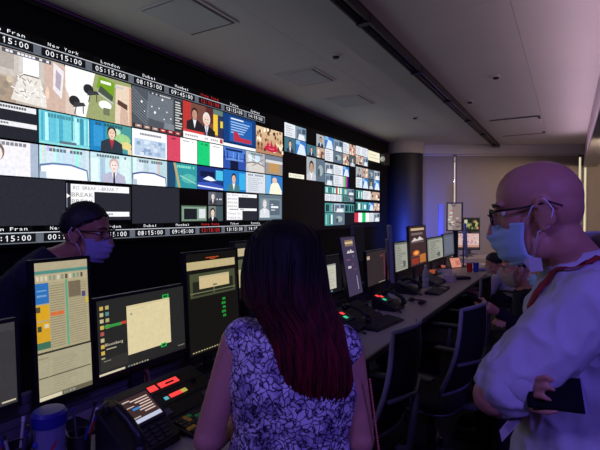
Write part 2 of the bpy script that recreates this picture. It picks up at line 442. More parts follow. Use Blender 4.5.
def caption(S, x0, x1, y, h, c=(120, 130, 140), n=10):
    w = (x1 - x0) / n
    for i in range(n):
        if rnd.random() < .85: S.rect(x0 + w * i, y, x0 + w * (i + .8), y + h, c)
def studio(S, sky=(150, 205, 225), desk=(235, 238, 245), dark=(90, 120, 170)):
    S.rect(0, 0, 1, 1, sky)
    for i in range(9):
        x = rnd.random(); w = .02 + .06 * rnd.random()
        S.rect(x, .35, min(1, x + w), 1, [min(255, max(0, c + rnd.randint(-45, 40))) for c in sky])
    S.rect(.12, .45, .30, .85, (205, 222, 235)); S.rect(.45, .5, .7, .9, (190, 215, 235))
    S.poly([(0, .0), (0, .42), (.25, .5), (.6, .5), (.95, .36), (.98, 0)], dark)
    S.poly([(.02, .0), (.02, .36), (.25, .44), (.6, .44), (.93, .31), (.95, 0)], desk)
    S.rect(0, .0, .12, .2, (170, 190, 210))
    caption(S, .18, .85, .84, .1, (95, 110, 125))

# --- clock rows
cities = [('San Fran', '21:15:00'), ('New York', '00:15:00'), ('London', '05:15:00'), ('Dubai', '08:15:00'), ('Mumbai', '09:45:00'), ('Hong Kong', '12:15:00'), ('Tokyo', '13:15:00'), ('Sydney', '14:15:00')]
for zb in (2.808, 1.330):
    for k, (cty, tm) in enumerate(cities):
        y0 = 1.558 + .4415 * k
        S = WT(y0, y0 + .4415, zb, zb + .086, 0.0)
        hk = cty == 'Hong Kong'
        S.rect(0, 0, 1, 1, (92, 98, 110)).rect(0, .93, 1, 1, (190, 195, 205)).rect(.08, .1, .94, .88, (18, 19, 24))
        tc = (205, 40, 44) if hk else (238, 240, 245)
        n = len(tm)
        for i, ch in enumerate(tm):
            x = .15 + .72 * i / n
            if ch == '1': S.rect(x + .034, .25, x + .05, .75, tc); S.poly([(x + .016, .6), (x + .034, .75), (x + .034, .66), (x + .016, .54)], tc)
            elif ch == ':': S.rect(x + .03, .32, x + .05, .42, tc); S.rect(x + .03, .55, x + .05, .65, tc)
            else: S.text(ch, x + .008, .25, x + .074, .5, tc)
        S.done('world_clock')
        S = WT(y0 + .05, y0 + .39, zb + .092, zb + .14, 0.0)
        S.rect(0, 0, 1, 1, (9, 9, 12)); [S.text(ch, .5 + (i - len(cty) / 2) * .1 + (.035 if ch in 'il' else .016), .2, .5 + (i - len(cty) / 2) * .1 + (.058 if ch in 'il' else .084), .55, tc) for i, ch in enumerate(cty) if ch != ' ']
        S.done('city_name')
# --- row A (large pictures)
ZA0, ZA1 = 2.392, 2.800
Y6 = [1.562 + .6635 * k for k in range(7)]
S = WT(Y6[0], Y6[1], ZA0, ZA1)                 # meeting room with a cluttered white table
S.rect(0, 0, 1, 1, (186, 172, 160)).rect(0, .5, .75, 1, (196, 186, 178)).rect(0, .62, .4, 1, (172, 162, 154)).poly([(0, 0), (.42, 0), (.36, .45), (0, .5)], (168, 146, 124))
S.poly([(.36, .06), (.80, .02), (.70, .56), (.46, .58)], (222, 216, 208))
for i in range(46):
    x, yy = .4 + .34 * rnd.random(), .06 + .48 * rnd.random(); a = rnd.random() * 3.1
    S.line(x, yy, x + .05 * math.cos(a), yy + .08 * math.sin(a), .008, rnd.choice([(250, 250, 248), (250, 250, 248), (170, 158, 148), (130, 120, 112), (236, 230, 224)]))
for x, yy in ((.30, .3), (.26, .15), (.34, .42), (.8, .3), (.84, .16), (.2, .3)): S.ell(x, yy, .035, .07, rnd.choice([(120, 104, 92), (150, 134, 120), (206, 186, 160)]), 9)
S.rect(.49, .58, .67, .92, (246, 246, 250)).rect(.49, .56, .67, .585, (110, 104, 104)).rect(.44, .6, .49, .9, (206, 200, 198))
S.poly([(.76, 0), (1, 0), (1, .95), (.74, .97)], (204, 172, 156)).poly([(.84, .42), (.95, .26), (.985, .84), (.85, .97)], (228, 222, 226)).poly([(.87, .5), (.93, .42), (.95, .74), (.88, .84)], (176, 160, 178)).ell(.77, .32, .025, .12, (236, 196, 170))
S.rect(.26, .9, .82, .975, (84, 82, 92)); caption(S, .3, .8, .915, .045, (225, 225, 235), 12); S.done()
S = WT(Y6[1], Y6[2], ZA0, ZA1)                      # office with green wall
S.rect(0, 0, 1, 1, (150, 160, 100)).poly([(0, 0), (.28, 0), (.42, 1), (0, 1)], (238, 238, 236)).poly([(0, .0), (.16, 0), (0, .55)], (214, 190, 176))
S.poly([(.44, .72), (.70, .52), (.72, .92), (.48, .98)], (112, 160, 20)).poly([(.46, .62), (.68, .46), (.7, .6), (.5, .78)], (70, 84, 66)).poly([(.44, .6), (.7, .42), (.7, .46), (.44, .64)], (180, 190, 180))
S.ell(.57, .36, .1, .1, (240, 244, 240)).rect(.54, .14, .64, .30, (110, 118, 88))
for cx, cy in ((.32, .62), (.12, .3)):
    S.ell(cx, cy, .075, .11, (40, 42, 46)).poly([(cx - .02, cy - .14), (cx + .16, cy - .06), (cx + .13, cy + .0), (cx, cy - .02)], (58, 60, 64)).line(cx + .02, cy - .12, cx, cy - .28, .012, (70, 70, 70)).line(cx + .12, cy - .08, cx + .12, cy - .24, .012, (70, 70, 70))
S.poly([(.72, 0), (1, 0), (1, .92), (.74, .9)], (226, 200, 176)).poly([(.76, .45), (.93, .35), (.93, .48), (.77, .56)], (90, 60, 50)).poly([(.8, 0), (.95, 0), (.93, .32), (.82, .42)], (206, 170, 150)).rect(.96, 0, 1, .9, (214, 160, 130))
S.rect(.5, .83, .66, .89, (235, 245, 230)).rect(.72, .82, .86, .86, (180, 190, 190)); S.done()
S = WT(Y6[2], Y6[3], ZA0, ZA1)                      # map graphic
S.rect(0, 0, 1, 1, (76, 82, 92)).poly([(.26, .3), (.78, .25), (.8, .93), (.3, .95)], (104, 111, 122)).poly([(.6, .12), (.82, .1), (.82, .26), (.62, .28)], (120, 128, 138))
for i in range(9):
    y0 = .2 + .07 * i; S.line(.0, y0 + .2, .16, y0 + .02, .006, (140, 148, 158)); S.line(.16, y0 + .02, .30, y0 - .1, .006, (140, 148, 158))
for x, yy, r in ((.57, .84, .03), (.17, .66, .03), (.42, .47, .035), (.66, .55, .02), (.5, .6, .02), (.36, .6, .02), (.74, .4, .02), (.6, .35, .02), (.22, .44, .016)): S.ell(x, yy, r * .62, r, (235, 238, 242), 10)
S.rect(.32, .9, .76, .97, (60, 64, 74)); caption(S, .36, .74, .915, .035, (200, 205, 210), 10)
S.rect(.81, .12, .99, .95, (44, 46, 52))
for i in range(11): S.rect(.83, .18 + .068 * i, .83 + .08 + .07 * rnd.random(), .215 + .068 * i, (196, 200, 196))
S.rect(0, .0, 1, .1, (50, 40, 44))
for i in range(6): S.rect(.04 + .155 * i, .015, .16 + .155 * i, .09, ((178, 40, 46) if i > 2 else (150, 120, 110))); S.rect(.07 + .155 * i, .04, .13 + .155 * i, .07, (220, 205, 200))
S.done()
S = WT(Y6[3], Y6[4], ZA0, ZA1)                      # news programme, two men and flags
S.rect(0, 0, 1, 1, (120, 70, 60)).rect(0, .2, .18, 1, (196, 48, 44)).rect(.55, .55, .75, 1, (90, 40, 40)).rect(.74, .25, .86, .85, (238, 190, 40)).rect(.86, .2, 1, .85, (44, 50, 90)).rect(.93, .5, 1, .7, (225, 200, 40)).rect(.74, .85, 1, 1, (90, 120, 110))
anchor(S, .27, .70, .52, (196, 140, 116), (60, 36, 34), (38, 34, 40)); anchor(S, .56, .62, .62, (232, 196, 178), (222, 215, 210), (34, 32, 40), tie=(150, 160, 190))
S.rect(0, .0, 1, .17, (240, 240, 240)).rect(.0, .17, .5, .24, (222, 60, 60)); caption(S, .04, .86, .06, .05, (170, 160, 165), 16); S.rect(.9, .03, .98, .15, (196, 50, 50)); S.done()
S = WT(Y6[4], Y6[5], ZA0, ZA1)                      # blue chart
S.rect(0, 0, 1, 1, (16, 60, 130)).rect(.18, .18, .88, .92, (26, 92, 180))
for i in range(5): S.rect(.22, .76 - .08 * i, .8 - .05 * i, .795 - .08 * i, (150, 190, 236))
S.poly([(.3, .2), (.84, .2), (.84, .32), (.5, .34), (.42, .48), (.3, .5)], (196, 40, 66)).rect(.22, .86, .6, .9, (230, 238, 250)).rect(0, 0, 1, .09, (232, 236, 244)).rect(0, .1, 1, .14, (12, 30, 84)); S.done()
S = WT(Y6[5], Y6[6] - .01, ZA0, ZA1 - .045)         # crowd under warm light with red lips shape
S.grad(0, 0, 1, 1, (176, 120, 84), (224, 196, 150), 5)
for i in range(70):
    x, yy = rnd.random(), .15 + .8 * rnd.random(); S.ell(x, yy, .03 + .02 * rnd.random(), .05 + .04 * rnd.random(), rnd.choice([(120, 70, 46), (236, 214, 170), (206, 150, 110), (250, 236, 206), (150, 96, 66), (90, 50, 40)]), 8)
S.ell(.52, .22, .26, .12, (206, 28, 60)).ell(.52, .24, .14, .05, (240, 120, 140)).poly([(.3, .22), (.4, .5), (.45, .24), (.52, .55), (.6, .24), (.68, .5), (.74, .22)], (206, 30, 64)); S.done()
# one more pair of pictures left of the frame
S = WT(.90, Y6[0], ZA0, ZA1); studio(S, (120, 150, 190)); S.done()
# --- rows B and C (medium pictures)
Y9 = [1.562 + .4424 * k for k in range(10)]
ZB0, ZB1, ZC0, ZC1 = 2.119, 2.390, 1.842, 2.111
S = WT(Y9[0], Y9[1], ZB0, ZB1)
S.rect(0, 0, 1, 1, (36, 38, 48)).rect(0, .82, .97, .98, (226, 226, 230)).rect(0, .36, .98, .5, (226, 226, 230)).rect(0, .0, .24, .36, (222, 222, 226)).rect(0, .5, .05, .8, (96, 100, 96))
caption(S, .1, .8, .87, .07, (90, 90, 100), 16); caption(S, .1, .5, .41, .05, (110, 110, 120), 9)
for i in range(3): S.text('01', .04, .03 + .12 * i, .2, .08, (150, 150, 160))
S.done()
S = WT(Y9[1], Y9[2], ZB0, ZB1)                      # cyan studio
S.rect(0, 0, 1, 1, (96, 200, 216))
for i in range(16): x = rnd.random(); S.rect(x, .1, x + .03 + .07 * rnd.random(), .95, rnd.choice([(60, 172, 204), (130, 222, 232), (84, 190, 220), (48, 150, 180), (170, 236, 240)]))
S.rect(.62, .2, .645, 1, (30, 110, 130)).rect(.38, 0, .72, .14, (90, 108, 124)).rect(0, 0, 1, .06, (130, 216, 220)); caption(S, .16, .84, .82, .12, (60, 140, 160), 12); S.done()
S = WT(Y9[2], Y9[3], ZB0, ZB1)                      # woman presenter in front of a map
S.rect(0, 0, 1, 1, (20, 130, 200)).rect(.08, .15, .3, .85, (40, 150, 216)).poly([(.34, .1), (1, 0), (1, 1), (.36, 1)], (60, 150, 150)).ell(.75, .5, .22, .2, (150, 206, 130)).ell(.86, .3, .14, .14, (225, 205, 120)).ell(.62, .75, .1, .1, (190, 226, 190)).rect(.9, 0, 1, .2, (226, 205, 150))
anchor(S, .5, .66, .72, (236, 196, 168), (44, 34, 34), (46, 56, 70), (186, 44, 60)); caption(S, .12, .9, .86, .1, (40, 90, 110), 12); S.done()
S = WT(Y9[3], Y9[4], ZB0, ZB1)                      # white page with pale blue picture
S.rect(0, 0, 1, 1, (240, 240, 244)).rect(.06, .04, .96, .66, (176, 198, 224))
for i in range(18): x, yy = .06 + .8 * rnd.random(), .05 + .5 * rnd.random(); S.rect(x, yy, x + .1, yy + .1 + .05 * rnd.random(), rnd.choice([(150, 176, 210), (206, 220, 238), (130, 158, 196), (196, 206, 222)]))
caption(S, .16, .86, .8, .08, (120, 120, 130), 16); S.done()
for k, c in ((4, (222, 62, 92)), (5, (8, 206, 110))):
    S = WT(Y9[k], Y9[k + 1], ZB0, ZB1); S.rect(0, 0, 1, 1, (250, 250, 250)).rect(0, 0, .42 + .05 * (k - 4), 1, c); caption(S, .14, .4, .86, .07, [x * .6 for x in c], 4); caption(S, .5, .86, .86, .06, (160, 160, 165), 8); S.done()
S = WT(Y9[6], Y9[7], ZB0, ZB1); S.rect(0, 0, 1, 1, (38, 76, 176)).rect(0, .55, 1, 1, (66, 118, 214)).rect(.3, 0, .66, .42, (22, 26, 60)).rect(.1, .4, .9, .5, (96, 140, 226)).rect(.1, .84, .85, .94, (20, 40, 100))
for i in range(8): x = rnd.random(); S.rect(x, .45, x + .05, .8, rnd.choice([(90, 150, 236), (24, 52, 140)]))
S.done()
S = WT(Y9[7], Y9[8], ZB0, ZB1); studio(S, (170, 172, 176), (206, 200, 196), (120, 110, 104)); S.line(.1, .75, .8, .45, .02, (240, 240, 244)).line(.3, .3, .9, .7, .02, (130, 122, 116)); S.done()
S = WT(Y9[8], Y9[9] - .01, ZB0, ZB1); S.rect(0, 0, 1, 1, (150, 140, 134)).rect(.2, .1, .8, .6, (190, 140, 80)).rect(.0, .6, 1, .75, (206, 206, 210)).rect(0, .75, 1, 1, (110, 120, 140)); S.done()
S = WT(.90, Y9[0], ZB0, ZB1); studio(S); S.done()
# row C
S = WT(Y9[0], Y9[1], ZC0, ZC1); S.rect(0, 0, 1, 1, (232, 228, 236)).rect(.86, 0, 1, 1, (160, 176, 200)); anchor(S, .3, .62, .85, (244, 220, 212), (120, 100, 96), (226, 226, 240), tie=(60, 60, 110)); caption(S, .1, .8, .86, .1, (130, 130, 140), 10); S.done()
S = WT(Y9[1], Y9[2], ZC0, ZC1); studio(S, (186, 216, 228)); S.done()
S = WT(Y9[2], Y9[3], ZC0, ZC1); S.rect(0, 0, 1, 1, (190, 224, 232)).rect(.0, .0, .18, .8, (214, 236, 238)).rect(.22, .0, .34, .9, (160, 190, 214)).rect(.7, 0, .95, .9, (206, 232, 232)); anchor(S, .55, .6, .78, (240, 214, 206), (196, 170, 166), (176, 176, 204), tie=(40, 40, 60)); caption(S, .14, .86, .86, .09, (96, 110, 124), 12); S.done()
S = WT(Y9[3], Y9[4], ZC0, ZC1); studio(S, (176, 206, 214), (240, 242, 250), (70, 90, 150)); S.done()
S = WT(Y9[4], Y9[5], ZC0, ZC1); S.rect(0, 0, 1, 1, (36, 150, 160)).rect(0, 0, .25, 1, (30, 70, 110)).poly([(.18, 1), (.26, 1), (.42, 0), (.34, 0)], (180, 160, 110)).ell(.7, .4, .25, .2, (70, 180, 170)).line(.4, .5, .95, .2, .02, (150, 210, 200)); caption(S, .3, .9, .82, .1, (120, 220, 190), 10); S.done()
S = WT(Y9[5], Y9[6], ZC0, ZC1); S.rect(0, 0, 1, 1, (26, 50, 130)).rect(.1, .55, .65, .8, (20, 26, 70)).rect(.7, .45, 1, .9, (60, 190, 230)).poly([(0, 0), (1, 0), (1, .2), (.5, .34), (0, .3)], (50, 80, 190)).poly([(.2, .45), (.4, .6), (.55, .55), (.7, .42), (.5, .38)], (226, 230, 240)).line(0, .15, 1, .05, .03, (220, 228, 246)); S.done()
S = WT(Y9[6], Y9[7], ZC0, ZC1); S.rect(0, 0, 1, 1, (20, 120, 210)).rect(.7, .1, 1, .9, (40, 170, 236)); anchor(S, .45, .6, .75, (226, 180, 156), (50, 36, 36), (60, 120, 130)); S.done()
S = WT(Y9[7], Y9[8], ZC0, ZC1); S.rect(0, 0, 1, 1, (206, 212, 222)); caption(S, .1, .9, .85, .08, (120, 130, 150), 9)
for i in range(7): S.rect(.1, .1 + .1 * i, .5 + .4 * rnd.random(), .15 + .1 * i, (180, 188, 202))
S.done()
S = WT(Y9[8], Y9[9] - .01, ZC0, ZC1); S.rect(0, 0, 1, 1, (40, 116, 200)).rect(0, 0, .3, 1, (90, 170, 230)).poly([(.2, 0), (.3, .5), (.5, .72), (.75, .6), (.95, .2), (.95, 0)], (236, 232, 206)).ell(.52, .75, .14, .16, (226, 186, 160)); S.done()
S = WT(.90, Y9[0], ZC0, ZC1); studio(S); S.done()
# --- row D: dark with inset windows
def playlist(y0, y1, z0, z1, ttl, wd):
    S = WT(y0, y1, z0, z1); S.rect(0, 0, 1, 1, (40, 40, 52)).rect(0, .0, .012, 1, (130, 130, 150))
    S.rect(.06, .80, .97, .985, (242, 242, 246)).text(ttl, .09, .84, .78, .1, (110, 106, 112)).rect(.06, .10, .40, .80, (236, 236, 238))
    for i in range(4): S.text(wd, .07, .645 - .185 * i, .385, .115, (130, 126, 126))
    S.rect(.06, .10, .97, .24, (238, 238, 244)); caption(S, .5, .7, .145, .05, (150, 150, 160), 5); S.poly([(.0, .6), (.05, .66), (.0, .72)], (240, 240, 240)); S.done()
D0, D1 = 1.475, 1.838
playlist(2.225, 2.875, 1.50, 1.822, 'BO  BREAK 1-BREAK 7', 'BREAK')
def bg(y0, y1, c=(40, 40, 51)): S = WT(y0, y1, D0 - .01, D1, .002); S.rect(0, 0, 1, 1, c); S.done('idle_picture')
bg(1.56, 2.222); bg(2.885, 3.50); bg(.9, 1.558)
S = WT(3.52, 3.93, 1.475, 1.66); S.rect(0, 0, 1, 1, (66, 92, 70)).rect(.03, .05, .97, .92, (120, 150, 130)).rect(.1, .12, .6, .8, (28, 30, 38)).rect(.68, .2, .94, .8, (206, 212, 216)); S.done()
S = WT(3.95, 4.21, 1.665, 1.825); S.rect(0, 0, 1, 1, (90, 96, 110)).rect(.5, .0, 1, 1, (70, 76, 90)); anchor(S, .3, .6, .7, (230, 210, 200), (206, 200, 198), (60, 60, 70)); caption(S, .55, .92, .4, .1, (220, 220, 230), 4); S.done()
S = WT(3.95, 4.21, 1.475, 1.66); S.rect(0, 0, 1, 1, (110, 120, 116)).rect(.5, 0, 1, 1, (60, 84, 90)); anchor(S, .28, .55, .9, (232, 200, 180), (40, 30, 30), (30, 30, 40)); S.done()
S = WT(4.25, 4.92, 1.475, 1.83)
S.rect(0, 0, 1, 1, (40, 40, 52)).rect(.04, .86, .97, .985, (242, 242, 246)).rect(.04, .45, .38, .86, (236, 236, 238)).rect(.04, .36, .97, .45, (240, 240, 244)).rect(.04, .03, .5, .36, (236, 236, 238))
S.text('BO  BREAK 1-BREAK 7', .06, .89, .75, .06, (110, 106, 112)); caption(S, .06, .6, .385, .045, (130, 126, 130), 10)
for i in range(3): S.text('BREAK', .06, .75 - .13 * i, .36, .07, (130, 126, 126))
for i in range(2): S.text('TAKE SC', .06, .22 - .15 * i, .46, .07, (130, 126, 126))
S.done()
S = WT(4.94, 5.52, 1.475, 1.835); S.rect(0, 0, 1, 1, (92, 112, 126)).rect(.06, .08, .94, .86, (116, 136, 150)).rect(.44, .2, .9, .8, (84, 100, 116)); anchor(S, .24, .62, .55, (224, 216, 214), (190, 186, 186), (206, 210, 218)); S.rect(.5, .6, .6, .64, (200, 205, 212)).rect(.5, .48, .82, .56, (226, 230, 236)).rect(.5, .38, .68, .42, (200, 205, 212)); S.done()

# --- right-hand block: many small pictures
def small(S, kind=None):
    k = kind or rnd.choice(['studio', 'doc', 'face', 'blue', 'map', 'crowd', 'face', 'studio', 'weather'])
    if k == 'studio': S.rect(0, 0, 1, 1, rnd.choice([(150, 176, 196), (120, 150, 170), (170, 180, 190)])).rect(.1, .1, .5, .8, (96, 110, 130)).poly([(.2, 0), (.9, 0), (.8, .4), (.3, .45)], (220, 224, 232)).rect(.6, .5, .95, .9, (60, 80, 110))
    elif k == 'doc':
        S.rect(0, 0, 1, 1, (216, 220, 228))
        for i in range(5): S.rect(.12, .12 + .16 * i, .5 + .38 * rnd.random(), .19 + .16 * i, (170, 176, 190))
    elif k == 'face': S.rect(0, 0, 1, 1, rnd.choice([(70, 90, 100), (160, 170, 176), (90, 70, 70), (60, 110, 130)])); anchor(S, .5, .58, .8, rnd.choice([(224, 180, 156), (196, 146, 120)]), (50, 38, 36), rnd.choice([(50, 60, 80), (190, 190, 200)]))
    elif k == 'blue': S.rect(0, 0, 1, 1, (50, 120, 206)).poly([(.1, 0), (.4, .8), (.8, .7), (1, 0)], (206, 222, 240)).rect(0, .7, .4, 1, (120, 180, 230))
    elif k == 'map': S.rect(0, 0, 1, 1, (90, 110, 130)).ell(.5, .5, .3, .25, (150, 170, 170)).ell(.3, .4, .12, .2, (60, 76, 96))
    elif k == 'weather': S.rect(0, 0, 1, 1, (50, 160, 170)).rect(.1, .2, .5, .7, (210, 236, 230)).rect(.6, .1, .9, .9, (30, 96, 120))
    elif k == 'crowd':
        S.rect(0, 0, 1, 1, (190, 160, 140))
        for i in range(8): S.ell(rnd.random(), rnd.random(), .12, .16, rnd.choice([(200, 60, 60), (236, 206, 180), (110, 70, 60), (240, 230, 220)]), 7)
    elif k == 'cream': S.rect(0, 0, 1, 1, (232, 226, 196)).rect(.1, .3, .9, .4, (206, 196, 166)).rect(.1, .6, .7, .7, (206, 196, 166))
    elif k == 'dark': S.rect(0, 0, 1, 1, (24, 26, 36))
    elif k == 'bars':
        for i, c in enumerate([(190, 190, 190), (190, 186, 20), (20, 186, 180), (20, 180, 30), (186, 20, 180), (186, 20, 30), (20, 20, 180), (20, 20, 30)]): S.rect(i / 8, 0, (i + 1) / 8, 1, c)
    elif k == 'redgreen': S.rect(0, 0, 1, 1, (240, 240, 240)).rect(0, 0, .25, 1, (214, 40, 70)).rect(.5, 0, .75, 1, (10, 200, 100))
    elif k == 'teal':
        S.rect(0, 0, 1, 1, (70, 150, 150))
        for i in range(6): x = rnd.random() * .85; S.rect(x, .1, x + .14, .85, rnd.choice([(210, 236, 230), (30, 60, 70), (120, 200, 196), (20, 26, 36)]))
def zr(u, v): return onX(u, v, XW).z
def yr(u): return onX(u, 200, XW).y
def grid(us, u_ref, vs, kinds):
    for j in range(len(vs) - 1):
        for i in range(len(us) - 1):
            k = kinds[j][i] if kinds else None
            if k == '-': continue
            S = WT(yr(us[i]), yr(us[i + 1]), zr(u_ref, vs[j + 1]), zr(u_ref, vs[j]), .006); small(S, k); S.done()
grid([284.6, 296, 306.5], 284.6, [121.5, 136, 151.5], [['doc', 'studio'], ['face', 'blue']])
grid([306.7, 316.5, 325], 306.7, [130, 143.5, 155], [['-', 'face'], ['face', 'crowd']])
grid([306.7, 316.5, 325], 306.7, [156, 180], [['face', 'map']])
S = WT(yr(289), yr(304.5), zr(289, 177.5), zr(289, 172.5)); S.rect(0, 0, 1, 1, (232, 228, 206)); caption(S, .06, .94, .3, .4, (200, 196, 180), 8); S.done()
grid([325, 333.5, 343.2, 349.3, 356], 325, [135.5, 148, 160.5], [['blue', 'studio', 'doc', 'crowd'], ['doc', 'map', 'crowd', 'face']])
grid([325, 333.5, 343.2, 349.3], 325, [162, 173, 185], [['studio', 'doc', 'blue'], ['studio', 'doc', 'bars']])
grid([356, 363, 368], 356, [145, 154.5, 164], [['doc', 'doc'], ['crowd', 'studio']])
grid([368, 379.8], 368, [149.5, 160], [['cream']])
grid([356, 362.5, 368.5, 374, 379.8], 356, [166, 176.5, 187.5], [['face', 'crowd', 'map', 'studio'], ['doc', 'blue', 'face', 'blue']])
grid([325, 331, 336.5, 342, 347.5, 354.5], 325, [185.8, 193.2, 201], [['teal', 'teal', 'redgreen', 'teal', 'studio'], ['doc', 'doc', 'doc', 'teal', 'map']])
grid([356, 363, 371, 379.8], 356, [189.5, 199], [['teal', 'doc', 'crowd']])
grid([325, 334, 345, 354.5], 325, [202.5, 212.5, 226], [['teal', 'studio', 'teal'], ['teal', 'map', 'dark']])
grid([356, 363.5, 369, 374, 379.8], 356, [201.5, 210.5], [['teal', 'weather', 'blue', 'crowd']])
grid([354.7, 369.5, 374, 379.8], 356, [212.5, 222.5], [['redgreen', 'doc', 'studio']])

# device clamped at the far end of the displays
p = onX(386.5, 159, XW + 0.16)
wc = empty('wall_speaker', p, math.radians(-20), 'small white speaker on a black bracket at the far end of the video wall', 'speaker')
MB().box((-0.16, -0.03, -0.03), (-0.02, 0.03, 0.03)).build('bracket', M_DARK, wc)
MB().box((-0.06, -0.12, -0.15), (0.03, 0.08, 0.12)).build('body', M_DARK, wc, bevel=0.02)
MB().lathe([(0.055, 0), (0.055, 0.03), (0.03, 0.045)], 20, T=Matrix.Translation((0.0, -0.115, -0.01)) @ Matrix.Rotation(PI / 2, 4, 'X')).build('face_plate', glow_mat('speaker_face_glow', (200, 205, 205), 0.25), wc, smooth='auto')  # white plate given a faint glow of its own, though it is no lamp
# ================================================================ DESK AND THE THINGS ON IT
DZ = 0.74; XF = -0.965; XM = -1.56; XB = -1.74
dk = empty('control_desk', (-1.33, 3.6, 0), 0, 'long grey control room desk running toward the window wall', 'desk')
DO = Matrix.Translation((1.33, -3.6, 0))
MB(DO).box((XB, -1.0, DZ - 0.035), (XF - 0.012, 7.85, DZ)).build('worktop', M_DESK, dk, bevel=0.004)
MB(DO).box((XF - 0.012, -1.0, DZ - 0.04), (XF, 7.85, DZ - 0.001)).build('front_edge', M_DESKEDGE, dk, bevel=0.004)
MB(DO).box((XB, -1.0, 0.1), (XB + 0.02, 7.85, DZ - 0.035)).build('modesty_panel', M_DARK, dk)
for yy in (-0.98, 0.8, 2.6, 4.4, 6.2, 7.8):
    MB(DO).box((XB + 0.03, yy, 0), (XF - 0.10, yy + 0.03, DZ - 0.035)).build('side_panel', M_DARK, dk)
M_RAIL = mat('rail_grey', (104, 96, 104), .5)
rl = empty('slat_rail', (XB, 3.6, DZ), 0, 'dark slatted rail along the back edge of the control desk', 'rail')
DR = Matrix.Translation((-XB, -3.6, -DZ))
MB(DR).box((XB + 0.005, -1.0, DZ), (XB + 0.02, 7.85, DZ + 0.15)).build('backing', M_RAIL, rl)
for k in range(4): MB(DR).box((XB + 0.02, -1.0, DZ + 0.005 + 0.038 * k), (XB + 0.03, 7.85, DZ + 0.035 + 0.038 * k)).build('rail_slat', M_RAIL, rl)

RZ90 = PI / 2       # things on the desk: local x = operator's right (+Y), local y = away from the operator (-X)
def monitor(lab, y0, y1, z0, z1, paint, x=XM, tilt=3.0, turn=0.0, frame=M_DARK, bez=0.012, kind='monitor', stand=True, desk=DZ, group='monitors along the control desk', chin=0.018):
    w, h = y1 - y0, z1 - z0
    r = empty('computer_monitor', (x, (y0 + y1) / 2, desk), RZ90 + math.radians(turn), lab, kind, group)
    zb = z0 - desk
    T = Matrix.Translation((0, 0, zb)) @ Matrix.Rotation(math.radians(-tilt), 4, 'X')
    hs = MB(T).box((-w / 2, 0.0, 0), (w / 2, 0.028, h)).box((-w * .3, 0.028, h * .25), (w * .3, 0.05, h * .75)).build('housing', frame, r, bevel=0.004)
    b = MB(T); d = -0.004
    b.box((-w / 2, d, 0), (w / 2, 0, chin)).box((-w / 2, d, h - bez), (w / 2, 0, h)).box((-w / 2, d, chin), (-w / 2 + bez, 0, h - bez)).box((w / 2 - bez, d, chin), (w / 2, 0, h - bez))
    b.build('bezel', frame, r)
    S = Screen(T @ V((-w / 2 + bez, -0.0008, chin)), (w - 2 * bez, 0, 0), T.to_3x3() @ V((0, 0, h - bez - chin)), 0.00004)
    paint(S); S.build('screen', M_DESKPIC, r)
    if stand:
        MB().box((-0.03, 0.05, 0.012), (0.03, 0.07, zb + h * .5)).build('stand_post', M_DARK2, r, bevel=0.004)
        MB().box((-0.11, -0.06, 0.0), (0.11, 0.11, 0.012)).build('stand_foot', M_DARK2, r, bevel=0.004)
    return r
r2 = random.Random(11)
CREAM = (226, 206, 160)
def taskbar(S, w=.35, c=(40, 38, 42)):
    S.rect(0, 0, 1, .035, c).rect(.0, .003, w, .03, (232, 220, 190))
    for i in range(8): S.rect(w + .03 + .03 * i, .008, w + .05 + .03 * i, .026, r2.choice([(190, 180, 150), (150, 150, 130), (120, 140, 150)]))
def p_sheet(S):          # spreadsheet on the near portrait monitor
    S.rect(0, 0, 1, 1, (186, 174, 138)).rect(0, .94, 1, 1, (190, 178, 146)).rect(0, .915, 1, .94, (90, 150, 140)).rect(0, .85, 1, .915, (196, 182, 146))
    for i in range(12): S.rect(.03 + .075 * i, .865, .075 + .075 * i, .9, r2.choice([(90, 90, 80), (150, 160, 140), (120, 170, 140), (226, 216, 190)]))
    S.rect(.0, .70, .24, .85, (52, 120, 196)).rect(.03, .75, .2, .765, (120, 170, 220)).rect(.03, .79, .2, .8, (120, 170, 220)).rect(0, .58, .24, .69, (232, 176, 40)).rect(.0, .64, .08, .68, (90, 86, 60)).rect(.0, .42, .24, .57, (226, 172, 44)).rect(0, .37, .24, .42, (70, 120, 96)).rect(.02, .50, .09, .54, (70, 80, 60)).rect(.14, .52, .22, .55, (226, 216, 180))
    for i in range(26):
        y = .37 + .018 * i; S.rect(.25, y, .52, y + .006, (150, 138, 110)); S.rect(.6, y, .95, y + .006, (156, 146, 120))
    S.rect(.54, .36, .585, .86, (110, 176, 140)).rect(.6, .72, .84, .84, (126, 112, 92)).rect(.25, .60, .5, .63, (226, 120, 70)).rect(.86, .71, .93, .75, (86, 76, 130)).rect(.93, .66, .99, .70, (220, 196, 70))
    S.rect(0, .335, 1, .35, (60, 58, 50)).rect(0, .0, 1, .335, (182, 174, 144)).rect(0, .3, .18, .31, (160, 148, 120))
    for i in range(14): y = .285 - .019 * i; S.rect(.25, y, .55 + .2 * r2.random(), y + .005, (170, 158, 130))
    S.rect(.0, .16, .98, .168, (90, 84, 72)).rect(.17, .0, .18, .33, (180, 166, 136)); taskbar(S, .4, (110, 102, 84))
